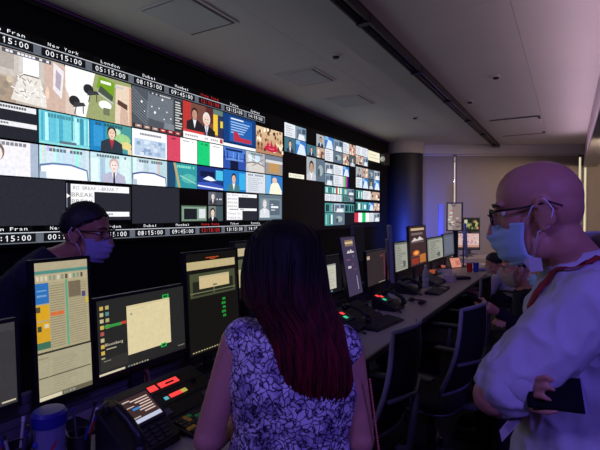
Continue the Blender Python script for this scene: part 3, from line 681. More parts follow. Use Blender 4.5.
def p_desktop(S):        # dark desktop with a white window
    S.rect(0, 0, 1, 1, (44, 43, 43))
    for i in range(9):
        S.rect(.03, .87 - .085 * i, .065, .92 - .085 * i, r2.choice([(206, 196, 150), (180, 176, 140), (226, 186, 90), (120, 170, 110), (190, 90, 90)]))
        if i < 4: S.rect(.085, .87 - .085 * i, .12, .92 - .085 * i, r2.choice([(206, 196, 170), (190, 180, 120), (90, 150, 150)]))
    S.rect(.07, .62, .24, .66, (60, 160, 70)).rect(.24, .625, .295, .665, (206, 70, 60)).rect(.3, .17, .81, .86, (238, 222, 174)).rect(.3, .83, .81, .86, (226, 210, 164)).rect(.33, .79, .5, .795, (206, 196, 160)).rect(.34, .72, .36, .75, (150, 160, 150))
    S.rect(.72, .86, .80, .92, (40, 190, 80)).rect(.735, .875, .785, .905, (30, 60, 40)).rect(.68, .13, .75, .19, (40, 190, 80)).rect(.695, .145, .735, .175, (30, 60, 40))
    S.text('Bloomberg', .07, .38, .25, .038, (226, 216, 190)).rect(.08, .33, .18, .345, (190, 180, 150)).rect(.02, .06, .3, .22, (56, 54, 52)).rect(.05, .18, .12, .19, (150, 146, 130)); taskbar(S, .26)
    for i in range(5): S.rect(.9 + .018 * i, .07, .91 + .018 * i, .08, (190, 186, 170))
def p_player(S):         # portrait: dialog above green level meters
    S.rect(0, 0, 1, 1, (26, 24, 22)).rect(.36, .945, .62, .955, (196, 80, 40)).rect(.44, .932, .55, .94, (196, 80, 40)).rect(.0, .84, .96, .92, (206, 188, 140)).rect(.05, .56, .95, .80, (76, 82, 58)).rect(.1, .58, .9, .72, (40, 42, 34)).rect(.05, .60, .95, .61, (120, 126, 90)).rect(.49, .58, .51, .66, (110, 116, 86)).rect(.22, .64, .82, .77, (222, 200, 150)).rect(.22, .75, .82, .77, (206, 190, 150)).rect(.48, .655, .56, .67, (90, 120, 110))
    for i in range(5): S.rect(.66 - .02 * (i % 2), .48 - .045 * i, .72, .505 - .045 * i, (40, 160, 60)).rect(.67, .485 - .045 * i, .7, .49 - .045 * i, (20, 40, 24))
    for i in range(12): S.rect(.05 + .05 * i, .02, .08 + .05 * i, .03, (196, 186, 140))
def p_doc(S):            # dark desktop, tall white page
    S.rect(0, 0, 1, 1, (26, 24, 30)).rect(.42, .12, .80, .80, (206, 206, 190)).rect(.42, .76, .80, .80, (150, 156, 150)).rect(.6, .05, .66, .08, (120, 190, 190))
    for i in range(8): S.rect(.46, .2 + .06 * i, .6 + .16 * r2.random(), .215 + .06 * i, (170, 170, 160))
def p_left(S):
    S.rect(0, 0, 1, 1, (62, 60, 64)).rect(0, .9, 1, 1, (70, 68, 72)).rect(.6, .3, .9, .7, (66, 64, 68)); S.rect(.9, .03, .99, .05, (216, 206, 180))
def p_violet(S):         # portrait, violet page with small pictures
    S.rect(0, 0, 1, 1, (72, 62, 92)).rect(.26, .84, .82, .95, (140, 120, 100)).rect(.26, .88, .82, .92, (226, 196, 150)).poly([(.28, .72), (.4, .77), (.5, .74), (.58, .79), (.68, .75), (.82, .74), (.8, .72)], (226, 216, 216)).rect(.2, .6, .46, .615, (150, 96, 130)).rect(.24, .46, .46, .5, (216, 206, 216)).rect(.54, .5, .66, .54, (110, 70, 90)).rect(.6, .42, .82, .44, (110, 80, 96)).rect(.68, .64, .72, .68, (150, 140, 160))
    for i in range(8): S.rect(.72, .08 + .03 * i, .77, .1 + .03 * i, (190, 186, 206))
def p_brown(S):
    S.rect(0, 0, 1, 1, (56, 46, 50)).rect(.02, .78, .14, .88, (196, 180, 150)).rect(.78, .14, .83, .88, (120, 46, 66)).rect(.62, .8, .74, .86, (110, 70, 70)).rect(.3, .1, .34, .8, (60, 50, 54)).rect(.5, .02, .9, .04, (160, 150, 140))
def p_list(S):
    S.rect(0, 0, 1, 1, (172, 172, 160)).rect(0, .93, 1, 1, (110, 116, 110)).rect(0, .0, .1, .93, (140, 142, 134))
    for i in range(14): S.rect(.14, .06 + .06 * i, .4 + .5 * r2.random(), .085 + .06 * i, (120, 120, 112))
    S.rect(.6, .1, .8, .3, (100, 104, 100))
def p_orange(S):
    S.rect(0, 0, 1, 1, (70, 50, 54)).rect(.1, .9, .9, .96, (216, 186, 150)).rect(.12, .78, .8, .84, (126, 110, 110)).poly([(.1, .62), (.3, .72), (.45, .66), (.6, .74), (.86, .64)], (226, 216, 210)).rect(.1, .58, .86, .62, (110, 96, 96)).ell(.36, .32, .2, .07, (236, 120, 40)).ell(.36, .32, .1, .04, (250, 190, 110)).rect(.08, .04, .5, .2, (150, 60, 46)).rect(.56, .04, .94, .26, (196, 120, 60)).rect(.1, .24, .6, .26, (130, 90, 80))
def p_pink(S):
    S.rect(0, 0, 1, 1, (226, 190, 190)).rect(0, 0, 1, .12, (60, 50, 60)).rect(0, .12, 1, .26, (206, 150, 130))
    for i in range(26): x, y = r2.random(), .3 + .6 * r2.random(); S.rect(x, y, x + .06, y + .07, r2.choice([(196, 130, 130), (246, 226, 220), (226, 150, 110), (150, 110, 120), (236, 206, 130)]))
def p_scene(S):
    S.rect(0, 0, 1, 1, (40, 42, 36)).rect(.05, .3, .25, .9, (206, 206, 180))
    for i in range(14): S.ell(.3 + .6 * r2.random(), .2 + .6 * r2.random(), .08, .12, r2.choice([(190, 180, 110), (120, 140, 80), (210, 140, 110), (90, 100, 70)]), 8)
def p_tall(S):
    S.rect(0, 0, 1, 1, (150, 130, 130)).rect(.05, .0, .35, 1, (176, 166, 160))
    for i in range(20): x, y = r2.random(), r2.random(); S.rect(x, y, x + .2, y + .05, r2.choice([(206, 190, 186), (96, 80, 84), (196, 96, 80), (120, 110, 120), (226, 216, 206)]))
def p_grey(S): S.rect(0, 0, 1, 1, (96, 100, 118)).rect(.1, .1, .9, .9, (112, 116, 132))
def p_off(S): S.rect(0, 0, 1, 1, (20, 20, 26))

def Yx(u): return onX(u, 300, XM).y
def Zx(u, v): return onX(u, v, XM).z
monitor('dark grey landscape monitor cut off by the left edge of the photo', Yx(20) - .50, Yx(20), .915, 1.21, p_left)
monitor('tall portrait monitor showing a yellow and cream spreadsheet, in front of the leaning man', Yx(34.5), Yx(94), .885, 1.395, p_sheet)
monitor('landscape monitor with a white window on a dark desktop, near the desk phone', Yx(95.5), Yx(187), .90, 1.225, p_desktop)
monitor('portrait monitor with a cream dialog box and green marks, left of the long-haired woman', Yx(188), Yx(241), .845, 1.37, p_player)
monitor('monitor mostly hidden behind the woman\'s hair, next to the cream dialog screen', Yx(241) + .02, Yx(241) + .50, 1.05, 1.40, lambda S: S.rect(0, 0, 1, 1, (34, 34, 36)).rect(.0, .76, .3, .9, (206, 190, 150)).rect(.02, .5, .3, .7, (96, 100, 76)).rect(.06, .2, .26, .52, (206, 190, 150)), x=XM - .055)
monitor('monitor with one tall white page on a dark screen, right of the woman\'s hair', Yx(345) - .52, Yx(345), .92, 1.235, p_doc, x=XM - .02)
monitor('tilted violet portrait monitor standing just right of the woman', 3.27, 3.57, .875, 1.385, p_violet, x=XM + .06, tilt=10)
monitor('landscape monitor with a dark brown page and a thin red stripe', Yx(368) + .03, Yx(391), .87, 1.215, p_brown, x=XM - .02)
monitor('grey monitor back rising behind the violet portrait screen', Yx(366) - .02, Yx(366) + .2, 1.1, 1.455, p_off, x=XM - .10, frame=M_GREYPL)
monitor('thin grey monitor turned edge-on between the brown and the list screens', 3.83, 4.23, .945, 1.455, p_off, x=XM + .16, turn=22, frame=mat('pale_grey_plastic', (130, 130, 148), 0.5))
monitor('small landscape monitor showing a pale grey list beside the orange portrait screen', Yx(395), Yx(408.5), .93, 1.262, p_list)
monitor('slim portrait monitor showing an orange picture and white peaks', Yx(407.5), Yx(424.5), .94, 1.425, p_orange, x=XM + .03)
monitor('monitor with a pale green list, next after the orange portrait screen', Yx(427.5), Yx(443), .93, 1.25, p_list)
monitor('greyish blue monitor at the far end in front of the tall hanging screen', Yx(443.5), Yx(454), .92, 1.27, p_grey, x=XM)
monitor('narrow blue-lit monitor seen nearly edge-on at the far end of the desk', 7.16, 7.6, .90, 1.42, p_off, x=XM + .2, turn=12.5, frame=mat('blue_lit_plastic', (150, 160, 200), 0.5))  # frame tinted bluish, so its blue light sits in the plastic colour

def far_monitor(lab, u0, u1, v0, v1, depth, paint, turn=0, on=DZ, tilt=0, pole=None):
    """monitor at the far end that faces the camera"""
    a, b = atD(u0, v1, depth), atD(u1, v0, depth); w = (u1 - u0) * depth / FPX; c = (a + b) / 2
    r = monitor(lab, -w / 2, w / 2, a.z, b.z, paint, x=0, desk=on, tilt=tilt, stand=pole is None, bez=.02)
    r.location = (c.x, c.y, on); r.rotation_euler = (0, 0, YAW + math.radians(turn))
    if pole:
        MB().box((-0.04, 0.05, -on), (0.04, 0.09, b.z - on - .05)).box((-.25, -.15, -on), (.25, .25, -on + .02)).build('floor_pole', M_DARK, r)
    return r
# side desk at the far end
sd = empty('side_desk', (-1.40, 9.45, 0), YAW, 'short far desk at the end of the control desk under two stacked screens', 'desk')
MB().box((-0.8, -0.4, 0.70), (1.0, 0.4, 0.735)).build('worktop', M_DESK, sd, bevel=0.004)
for xx in (-0.75, 0.92): MB().box((xx, -0.35, 0), (xx + 0.04, 0.35, 0.70)).build('side_panel', M_DARK, sd)
far_monitor('tall portrait screen high on a pole at the far end, showing pictures', 446.5, 462.5, 202.5, 231, 8.0, p_tall, turn=-38, on=0.0, pole=True)
far_monitor('upper small screen with a yellow scene, on top of the pink screen', 462, 480.5, 217.5, 232, 9.3, p_scene, on=.735, turn=8)
far_monitor('bright pink screen at the far end, below the small yellow one', 455, 480, 232.5, 250, 8.9, p_pink, on=.735)
pb = atD(441, 215, 10.2)
bp = empty('blue_lit_panel', (pb.x, pb.y, 0), YAW, 'narrow panel lit blue left of the tall hanging screen', 'panel')
MB().box((-.055, 0, .9), (.055, .03, 1.80)).build('board', mat('blue_light_tinted_board', (120, 130, 190), 0.6), bp, bevel=.005); MB().box((-.03, 0.03, 0), (.03, .05, 1.2)).box((-.2, -.15, 0), (.2, .2, .02)).build('stand', M_DARK, bp)  # the blue light on the board is put into its base colour

# ---------------------------------------------------------------- control panels, phones, keyboards
M_RED = glow_mat('red_key_light', (255, 66, 62), 1.1)
M_GRN = glow_mat('green_key_light', (60, 220, 150), 0.8)
M_CYN = glow_mat('cyan_key_light', (110, 210, 210), 0.6)
M_YEL = glow_mat('yellow_key_light', (216, 200, 90), 0.6)
def wedge(mb, x0, x1, y0, y1, z0, h0, h1):
    return mb.prism([(y0, z0), (y1, z0), (y1, z0 + h1), (y0, z0 + h0)], x0, x1, 'x')
def control_panel(lab, y, w=.44, x=-1.36, lit=True):
    r = empty('intercom_panel', (x, y, DZ), RZ90, lab, 'intercom', 'sloping intercom panels on the desk')
    wedge(MB(), -w / 2, w / 2, -.10, .11, 0, .025, .12).build('body', M_DARK2, r, bevel=.004)
    sl = math.atan2(.095, .21); T = Matrix.Translation((0, -.10, .0255)) @ Matrix.Rotation(sl, 4, 'X')
    for k in range(3): MB(T).box((-w / 2 + .012, .012 + .068 * k, 0), (w / 2 - .012, .072 + .068 * k, .003)).build('key_row', M_DARK, r)
    if lit:
        for a, b, yy in ((-.12, -.015, .165), (.0, .10, .165)):
            MB(T).box((a, yy, .003), (b, yy + .028, .006)).build('red_display', M_RED, r)
        MB(T).box((.0, .10, .003), (.06, .118, .006)).build('red_display', M_RED, r); MB(T).box((.06, .10, .003), (.09, .118, .006)).build('yellow_display', M_YEL, r)
        MB(T).box((-.03, .10, .003), (-.012, .115, .006)).build('cyan_display', M_CYN, r)
        MB(T).box((.03, .172, .006), (.075, .180, .008)).build('display_text', M_DARK, r)
    MB(T).box((.13, .03, .003), (.2, .06, .008)).build('pad', M_GREYPL, r)
    MB(T).lathe([(.012, .003), (.012, .018)], 14, (.16, .14, 0)).build('knob', M_DARK, r); MB(T).box((-.2, .03, .003), (-.05, .06, .007)).build('key_strip', M_GREYPL, r)
    return r
control_panel('near intercom panel with bright red displays, under the white window monitor', 1.285, .46, x=-1.385)
control_panel('intercom panel right of the woman behind the first small desk phone', 2.62, .40, lit=False)
control_panel('intercom panel in front of the violet and brown screens', 3.2, .38, lit=False)
control_panel('intercom panel just past the clear bottle', 5.32, .42, lit=False)

def phone(lab, loc, rz, scr=True, lit=None, steep=False):
    y1, h1 = (.07, .155) if steep else (.11, .115); hx = -.072 if scr else .09; sx = 0 if scr else -.07
    r = empty('desk_phone', loc, RZ90 + math.radians(rz), lab, 'phone', 'black desk phones')
    wedge(MB(), -.105, .115, -.11, y1, 0, .03, h1).build('base', M_DARK, r, bevel=.006)
    sl = math.atan2(h1 - .03, y1 + .11); LL = math.hypot(h1 - .03, y1 + .11); T = Matrix.Translation((0, -.11, .0305)) @ Matrix.Rotation(sl, 4, 'X') @ Matrix.Diagonal((1, LL / .236, 1, 1))
    fr = MB(T).box((-.035 + sx, .09, 0), (.108 + sx, .228, .012)).build('screen_frame', M_DARK2, r, bevel=.003)
    S = Screen(T @ V((-.024 + sx, .10, .0125)), (.121, 0, 0), T.to_3x3() @ V((0, .118, 0)), .00008)
    if scr:
        S.rect(0, 0, 1, 1, (70, 50, 50)).rect(.02, .02, .98, .16, (206, 212, 240)).rect(.05, .86, .3, .9, (226, 206, 206))
        for i in range(6): S.rect(.52 - .12 * (i % 3), .3 + .1 * i, .92, .345 + .1 * i, (236, 206, 196))
        S.rect(.2, .48, .45, .56, (60, 140, 216)).rect(.05, .2, .3, .24, (206, 190, 190)).rect(.06, .62, .32, .65, (226, 206, 200))
    else: S.rect(0, 0, 1, 1, (26, 26, 32))
    S.build('screen', M_DESKPIC, r)
    kb = MB(T)
    for i in range(3):
        for j in range(4): kb.box((-.02 + sx + .036 * i, .008 + .019 * j, 0), (.006 + sx + .036 * i, .020 + .019 * j, .006))
    k = kb.build('keypad', M_DARK2, r, bevel=.001); k['kind'] = 'stuff'
    hs = MB(T)
    hs.tube([(hx, .015, .035), (hx, .05, .052), (hx, .11, .058), (hx, .17, .052), (hx, .205, .035)], [.019, .016, .015, .016, .019], 12)
    hs.ellipsoid((hx, .012, .022), (.024, .026, .022), n=12, m=8); hs.ellipsoid((hx, .21, .022), (.024, .026, .022), n=12, m=8)
    h = hs.build('handset', M_DARK, r, smooth=True)
    pts = []
    for i in range(60):
        t = i / 59; a = t * 2 * PI * 14; pts.append((-.08 - .05 * math.sin(PI * t) + .006 * math.cos(a), -.12 + .02 * t - .06 * math.sin(PI * t), .012 + .006 * math.sin(a)))
    MB().tube(pts, .002, 5).build('cord', M_DARK, r, smooth=True)
    if lit:
        for (px, py), m in zip(((-.085, .185), (-.05, .16), (-.08, .115)), (M_RED, M_RED, M_GRN)):
            MB(T).box((px, py, .0128), (px + .04, py + .03, .0145)).build('lit_key', m, r)
    return r
q = onZ(137, 432, DZ + .07); phone('large black desk phone with a lit menu screen in the foreground', (q.x - .04, q.y + .02, DZ), 2, True, None, True)
for (u, v), lab, lt in (((350, 321), 'black desk phone with red lit keys beside the woman\'s shoulder', True), ((388, 303), 'second black desk phone with a red lit key, past the violet screen', True), ((408, 288), 'third black desk phone before the clear bottle', False)):
    q = onZ(u, v, DZ + .05); phone(lab, (q.x, q.y, DZ), r2.uniform(-8, 8), False, lt)

def keyboard(lab, y, x=-1.16, rz=0, glow=True, w=.44):
    r = empty('keyboard', (x, y, DZ), RZ90 + math.radians(rz), lab, 'keyboard', 'keyboards on the desk')
    wedge(MB(), -w / 2, w / 2, -.07, .075, 0, .012, .03).build('body', M_DARK, r, bevel=.003)
    T = Matrix.Translation((0, -.07, .0125)) @ Matrix.Rotation(math.atan2(.018, .145), 4, 'X')
    ks = {0: MB(T), 1: MB(T), 2: MB(T)}
    for j in range(6):
        for i in range(20):
            k = 0 if not glow else r2.choice([0, 0, 0, 1, 2])
            x0 = -w / 2 + .012 + i * (w - .024) / 20; ks[k].box((x0, .01 + .022 * j, 0), (x0 + (w - .024) / 20 * .82, .027 + .022 * j, .006))
    mats = (M_DARK2, glow_mat('amber_keycaps', (120, 84, 40), 0.25), glow_mat('green_keycaps', (40, 96, 60), 0.25))
    for k in range(3):
        if ks[k].f: o = ks[k].build('keycaps', mats[k], r); o['kind'] = 'stuff'
    return r
keyboard('keyboard with coloured keycaps under the near intercom panel, left of the woman', 1.40, x=-1.20)
keyboard('dark keyboard on the desk behind the first chair back', 3.15, x=-1.17, rz=-6, glow=False)
keyboard('dark keyboard beside the clear bottle', 4.75, x=-1.18, glow=False, w=.36)
def headset(lab, x, y, rz):
    r = empty('headset', (x, y, DZ), math.radians(rz), lab, 'headset', 'headsets lying on the desk')
    pts = [(.075 * math.cos(a), .085 * math.sin(a), .014) for a in [PI * i / 12 for i in range(13)]]
    MB().tube(pts, .007, 8).build('headband', M_DARK, r, smooth=True)
    for s in (-1, 1): MB().ellipsoid((s * .075, -.005, .020), (.018, .036, .0195), n=14, m=8).build('ear_cup', M_DARK2, r, smooth=True)
    MB().tube([(-.075, 0, .014), (-.09, -.06, .010), (-.06, -.11, .008), (-.03, -.12, .010)], .004, 6).build('microphone_boom', M_DARK, r)
for (u, v), lab, rz in (((366, 322), 'black headset lying on the desk near the first chair back', 20), ((417, 303), 'black headset lying on the desk in front of the third phone', -40), ((441, 289), 'black headset lying near the desk edge beside the clear bottle', 10)):
    q = onZ(u, v, DZ); headset(lab, q.x, q.y, rz)
# clear bottle
q = onZ(425.5, 288, DZ)
bo = empty('water_bottle', (q.x, q.y, DZ), 0, 'clear plastic water bottle standing on the desk', 'bottle')
M_PET = mat('clear_plastic', (235, 240, 246), 0.12, transmission=0.6, var=0.02)
MB().lathe([(.030, .0), (.034, .006), (.034, .05), (.031, .06), (.034, .07), (.034, .12), (.031, .13), (.034, .14), (.033, .17), (.022, .21), (.012, .225), (.012, .24)], 20).build('bottle_body', M_PET, bo, smooth=True)
MB().lathe([(.035, .085), (.035, .118)], 20).build('wrapper', mat('pale_wrapper', (190, 196, 206), 0.5), bo, smooth='auto')
MB().lathe([(.014, .238), (.014, .258)], 16).build('cap', mat('white_cap', (210, 214, 220), 0.5), bo, smooth='auto')
# tissue box
q = onZ(450, 281, DZ)
tb = empty('tissue_box', (q.x, q.y, DZ), RZ90 + .1, 'pale tissue box with a tissue sticking out', 'tissue box')
MB().box((-.12, -.06, 0), (.12, .06, .085)).build('carton', mat('tissue_carton', (206, 196, 200), 0.7), tb, bevel=.004)
MB().loft([[(-.05, -.015, .085), (.05, -.015, .085), (.05, .015, .085), (-.05, .015, .085)], [(-.055, -.03, .12), (.03, -.01, .125), (.06, .02, .12), (-.03, .012, .118)], [(-.035, -.005, .15), (.02, .0, .145), (.05, .01, .155), (-.02, .008, .16)]]).build('tissue', mat('tissue_paper', (226, 220, 226), 0.9), tb, smooth=True)
# orange-lit tablet
q = onZ(457, 268, DZ)
tt = empty('tablet', (q.x, q.y, DZ), RZ90 - .5, 'small tablet propped up with a salmon coloured screen', 'tablet')
T = Matrix.Rotation(math.radians(-20), 4, 'X')
MB(T).box((-.12, 0, 0.0), (.12, .014, .17)).build('case', M_DARK, tt, bevel=.003); MB().box((-.03, .04, 0), (.03, .12, .01)).build('stand', M_DARK, tt)
S = Screen(T @ V((-.108, -.0008, .012)), (.216, 0, 0), T.to_3x3() @ V((0, 0, .146)), .0001); S.rect(0, 0, 1, 1, (226, 150, 130)).rect(.5, .2, .9, .7, (206, 120, 104)).rect(.1, .6, .4, .66, (246, 190, 170)); S.build('screen', M_DESKPIC, tt)
def cup(lab, u, v, rgb, h=.12, r=.042, glow=None):
    q = onZ(u, v, DZ); c = empty('cup', (q.x, q.y, DZ), 0, lab, 'cup', 'cups at the far end of the desk')
    MB().lathe([(r * .8, 0), (r, h), (r - .004, h), (r * .78, .006)], 20).build('cup_body', glow or mat('cup_' + lab[:4], rgb, 0.5), c, smooth='auto'); MB().lathe([(r + .003, h - .008), (r + .003, h + .002)], 20).build('rim', mat('cup_rim', (200, 200, 205), .5), c)
cup('red cup on the far end of the desk', 469.5, 272, (226, 34, 36), .14); cup('blue cup just right of the red cup', 476, 272, (50, 80, 240), .14)
# clutter at the far end
for i, (u, v, rgb, lab, sz) in enumerate(((433, 274, (200, 100, 60), 'small orange lit box near the pale green list screen', (.05, .04, .07)), (443, 268, (226, 120, 90), 'little salmon lit gadget beside the tablet', (.04, .03, .05)), (461, 279, (40, 36, 60), 'dark folded cloth in front of the tablet', (.10, .07, .04)), (482, 270, (70, 80, 200), 'blue folder lying at the far end of the desk', (.14, .10, .02)))):
    q = onZ(u, v, DZ); g = empty('desk_gadget', (q.x, q.y, DZ), .4 * i, lab, 'gadget')
    m = glow_mat('gadget_glow_%d' % i, rgb, .5) if i < 2 else mat('gadget_%d' % i, rgb, .7)
    MB().box((-sz[0], -sz[1], 0), (sz[0], sz[1], sz[2] * .8)).build('case', M_DARK if i < 2 else m, g, bevel=.006)
    MB().box((-sz[0] * .8, -sz[1] - .002, sz[2] * .15), (sz[0] * .8, sz[1] * .9, sz[2] * .85)).build('front', m, g, bevel=.004)
# foreground: wipes tub, cup of pens, markers
q = onZ(50, 470, DZ)
tu = empty('wipes_tub', (q.x, q.y, DZ), 0, 'white wipes tub with a blue lid in the lower left corner', 'tub')
MB().lathe([(.044, 0), (.047, .01), (.045, .12), (.047, .155)], 28).build('tub_body', mat('tub_white', (110, 110, 150), 0.4), tu, smooth='auto')
MB().lathe([(.051, .15), (.052, .185), (.044, .195), (.02, .198)], 28).build('lid', mat('tub_lid_blue', (24, 28, 130), 0.4), tu, smooth='auto')
S = MB()
for a0, a1, z0, z1 in ((-.2, .5, .05, .075),):
    pts = [(.0472 * math.cos(a0 + (a1 - a0) * i / 8 - .6), .0472 * math.sin(a0 + (a1 - a0) * i / 8 - .6), z0 + .05 * i / 8) for i in range(9)]
    S.add([V(p) for p in pts] + [V(p) + V((0, 0, .014)) for p in pts], [(i, i + 1, i + 10, i + 9) for i in range(8)])
S.build('red_stripe', mat('tub_red', (190, 30, 60), .5), tu)
tg = MB()
for a, z in ((-1.5, .10), (-1.3, .07), (-1.65, .06)): tg.ellipsoid((.0455 * math.cos(a), .0455 * math.sin(a), z), (.010, .010, .010), n=10, m=6)
tg.build('blue_dots', mat('tub_dots', (50, 50, 150), .5), tu)
def pens(lab, u, v, n, seed, hh=.1):
    q = onZ(u, v, DZ); rr = random.Random(seed)
    c = empty('pen_cup', (q.x, q.y, DZ), 0, lab, 'pen cup', 'pen cups in the lower left corner')
    MB().lathe([(.036, 0), (.038, hh), (.035, hh), (.033, .005)], 20).build('cup_body', M_DARK, c, smooth='auto')
    for i in range(n):
        a = rr.random() * 6.28; t = V((.026 * math.cos(a), .026 * math.sin(a), hh * .5)); e = t + V((.028 * math.cos(a), .028 * math.sin(a), .07 + .045 * rr.random()))
        p = MB().tube([V((t.x * .5, t.y * .5, .01)), e], .0045, 8).build('pen', mat('pen_%d' % (i % 5), [(60, 60, 70), (180, 170, 170), (160, 40, 40), (50, 60, 150), (190, 186, 150)][i % 5], .4), c)
        d = (e - t).normalized(); MB().tube([e, e + d * .015], .0052, 8).build('pen_cap', mat('pen_tip_%d' % (i % 3), [(30, 30, 34), (200, 200, 205), (40, 40, 110)][i % 3], .35), p)
pens('black cup crowded with pens at the bottom left corner', 17, 476, 9, 3); pens('cup of red and white markers right of the blue lidded tub', 79, 456, 6, 8, .08)
# ================================================================ CHAIRS
def make_chair():
    r = empty('office_chair', (0, 0, 0), 0, 'x', 'chair', 'mesh-back office chairs along the desk')
    # local: sitter faces +y
    st = []
    for z, k in ((.43, .92), (.445, 1.0), (.475, 1.0), (.49, .93)):
        st.append([(math.copysign(abs(math.cos(a)) ** .5, math.cos(a)) * .24 * k, .03 + math.copysign(abs(math.sin(a)) ** .5, math.sin(a)) * .235 * k, z) for a in [2 * PI * i / 28 for i in range(28)]])
    MB().loft(st).build('seat', M_FABRIC, r, smooth='auto')
    MB().tube([p + V((0, 0, -.004)) for p in [V(q) for q in st[0]]] + [V(st[0][0]) + V((0, 0, -.004))], .009, 6).build('seat_frame', M_SILVER, r, smooth=True)
    def bk(s, t):      # backrest surface: s across -1..1, t up 0..1
        w = .215 * (1 - .25 * t ** 2) ; x = s * w
        return V((x, -.20 - .10 * t + .05 * s * s + .035 * math.sin(PI * t) * -1, .55 + .48 * t))
    g = MB(); rows = [[bk(-1 + 2 * i / 12, j / 12) for i in range(13)] for j in range(13)]
    g.loft(rows, closed=False); g.build('backrest', M_MESH, r, smooth=True, solid=.006)
    edge = [bk(-1, j / 10) for j in range(11)] + [bk(-1 + 2 * i / 8, 1) + V((0, 0, .012 * math.sin(PI * i / 8))) for i in range(1, 8)] + [bk(1, 1 - j / 10) for j in range(11)] + [bk(1 - 2 * i / 8, 0) for i in range(1, 9)]
    MB().tube(edge, .012, 8).build('back_frame', mat('pale_chair_frame', (136, 132, 144), .4), r, smooth=True)
    MB().tube([(0, -.12, .42), (0, -.27, .45), (0, -.285, .56), (0, -.30, .72)], [.02, .022, .02, .014], 10).build('back_spine', M_GREYPL, r, smooth=True)
    MB().tube([bk(-.96, .38) + V((0, -.02, 0)), bk(0, .36) + V((0, -.03, 0)), bk(.96, .38) + V((0, -.02, 0))], .011, 8).build('lumbar_bar', M_GREYPL, r, smooth=True)
    for s in (-1, 1):
        a = MB().tube([(s * .2, .0, .43), (s * .285, -.02, .44), (s * .30, -.03, .55), (s * .30, -.04, .64)], .012, 8).build('armrest', M_SILVER, r, smooth=True)
        MB().box((s * .30 - .035, -.15, .64), (s * .30 + .035, .12, .665)).build('arm_pad', M_DARK, a, bevel=.01)
    MB().lathe([(.028, .09), (.028, .26), (.018, .26), (.018, .43)], 16).build('gas_lift', M_DARK, r, smooth='auto')
    for k in range(5):
        a = 2 * PI * k / 5 + .3; c, s = math.cos(a), math.sin(a)
        l = MB().tube([(0, 0, .10), (.15 * c, .15 * s, .095), (.29 * c, .29 * s, .075)], [.026, .02, .014], 8).build('leg', M_DARK2, r)
        T = Matrix.Translation((.29 * c, .29 * s, .03)) @ Matrix.Rotation(a + PI / 2, 4, 'Z') @ Matrix.Rotation(PI / 2, 4, 'X') @ Matrix.Translation((0, 0, -.02))
        MB().lathe([(.03, 0), (.03, .04)], 14, T=T).build('caster', M_DARK, l)
    return r
proto_chair = make_chair()
def put_chair(x, y, face, lab, first=[True]):
    o = proto_chair if first[0] else copy_tree(proto_chair); first[0] = False
    o.location = (x, y, 0); o.rotation_euler = (0, 0, math.atan2(face[1], face[0]) - PI / 2); o['label'] = lab
put_chair(-.90, 2.07, (-1, .05), 'mesh-back office chair pushed in at the desk right beside the woman')
put_chair(-.71, 2.76, (-.97, .2), 'mesh-back office chair left of the bald man\'s elbow, turned slightly')
put_chair(-.86, 4.05, (-1, 0), 'office chair whose low back shows behind the hand holding a phone')
# ================================================================ PEOPLE
def skin_mat(name, rgb): return mat(name, rgb, 0.5, var=0.10, scale=30, bump=0.02, bscale=200, spec=0.35)
SK_MAN = skin_mat('skin_bald_man', (196, 138, 112)); SK_WOM = skin_mat('skin_woman', (200, 140, 118)); SK_LEFT = skin_mat('skin_leaning_man', (176, 120, 96)); SK_FAR = skin_mat('skin_seated', (214, 150, 122))
M_LENS = mat('clear_lens', (230, 235, 240), 0.05, var=0.01); M_LENS.node_tree.nodes['Principled BSDF'].inputs['Alpha'].default_value = .10
M_BLACKF = mat('black_frame', (18, 16, 18), 0.35)
M_EYE = mat('eye_white', (220, 214, 208), 0.2); M_IRIS = mat('eye_iris', (40, 26, 20), 0.2)

def remesh(mb, name, m, parent, voxel=.006, smooth=4, wrinkle=0.0, wscale=(9, 9, 5), seed=0, cut=None):
    """union of overlapping solids as one continuous skin"""
    o = mb.build(name, m, None)
    md = o.modifiers.new('r', 'REMESH'); md.mode = 'VOXEL'; md.voxel_size = voxel
    sm = o.modifiers.new('s', 'SMOOTH'); sm.factor = .5; sm.iterations = smooth
    dg = bpy.context.evaluated_depsgraph_get(); me = bpy.data.meshes.new_from_object(o.evaluated_get(dg))
    bpy.data.objects.remove(o)
    me.name = name
    if wrinkle:
        nrm = [v.normal.copy() for v in me.vertices]
        for v, n in zip(me.vertices, nrm):
            c = v.co; q = V((c.x * wscale[0], c.y * wscale[1], c.z * wscale[2])) + V((seed, 0, 0))
            w = noise.noise(q + V((noise.noise(q * .7) * .8, 0, noise.noise(q * .6 + V((3, 1, 2)))))); w2 = 1 - abs(noise.noise(q * 1.7 + V((7, 7, 7)))) * 2.6
            v.co = c + n * (wrinkle * (w + .55 * max(w2, -.3)))
    me.polygons.foreach_set('use_smooth', [True] * len(me.polygons))
    me.materials.clear(); me.materials.append(m)
    r = bpy.data.objects.new(name, me); link(r, parent)
    return r
def limb(mb, pts, rs, n=16):
    pts = [V(p) for p in pts]; P, Q = [], []
    for i in range(len(pts) - 1):
        for k in range(4):
            t = k / 4; P.append(pts[i].lerp(pts[i + 1], t)); Q.append(rs[i] + (rs[i + 1] - rs[i]) * t)
    P.append(pts[-1]); Q.append(rs[-1])
    mb.tube(P, Q, n)
    for p, r in zip(pts, rs): mb.ellipsoid(p, (r, r, r), n=14, m=8)
def frame(x, up):
    x = V(x).normalized(); z = V(up); z = (z - x * z.dot(x)).normalized(); y = z.cross(x)
    return Matrix(((x.x, y.x, z.x), (x.y, y.y, z.y), (x.z, y.z, z.z)))
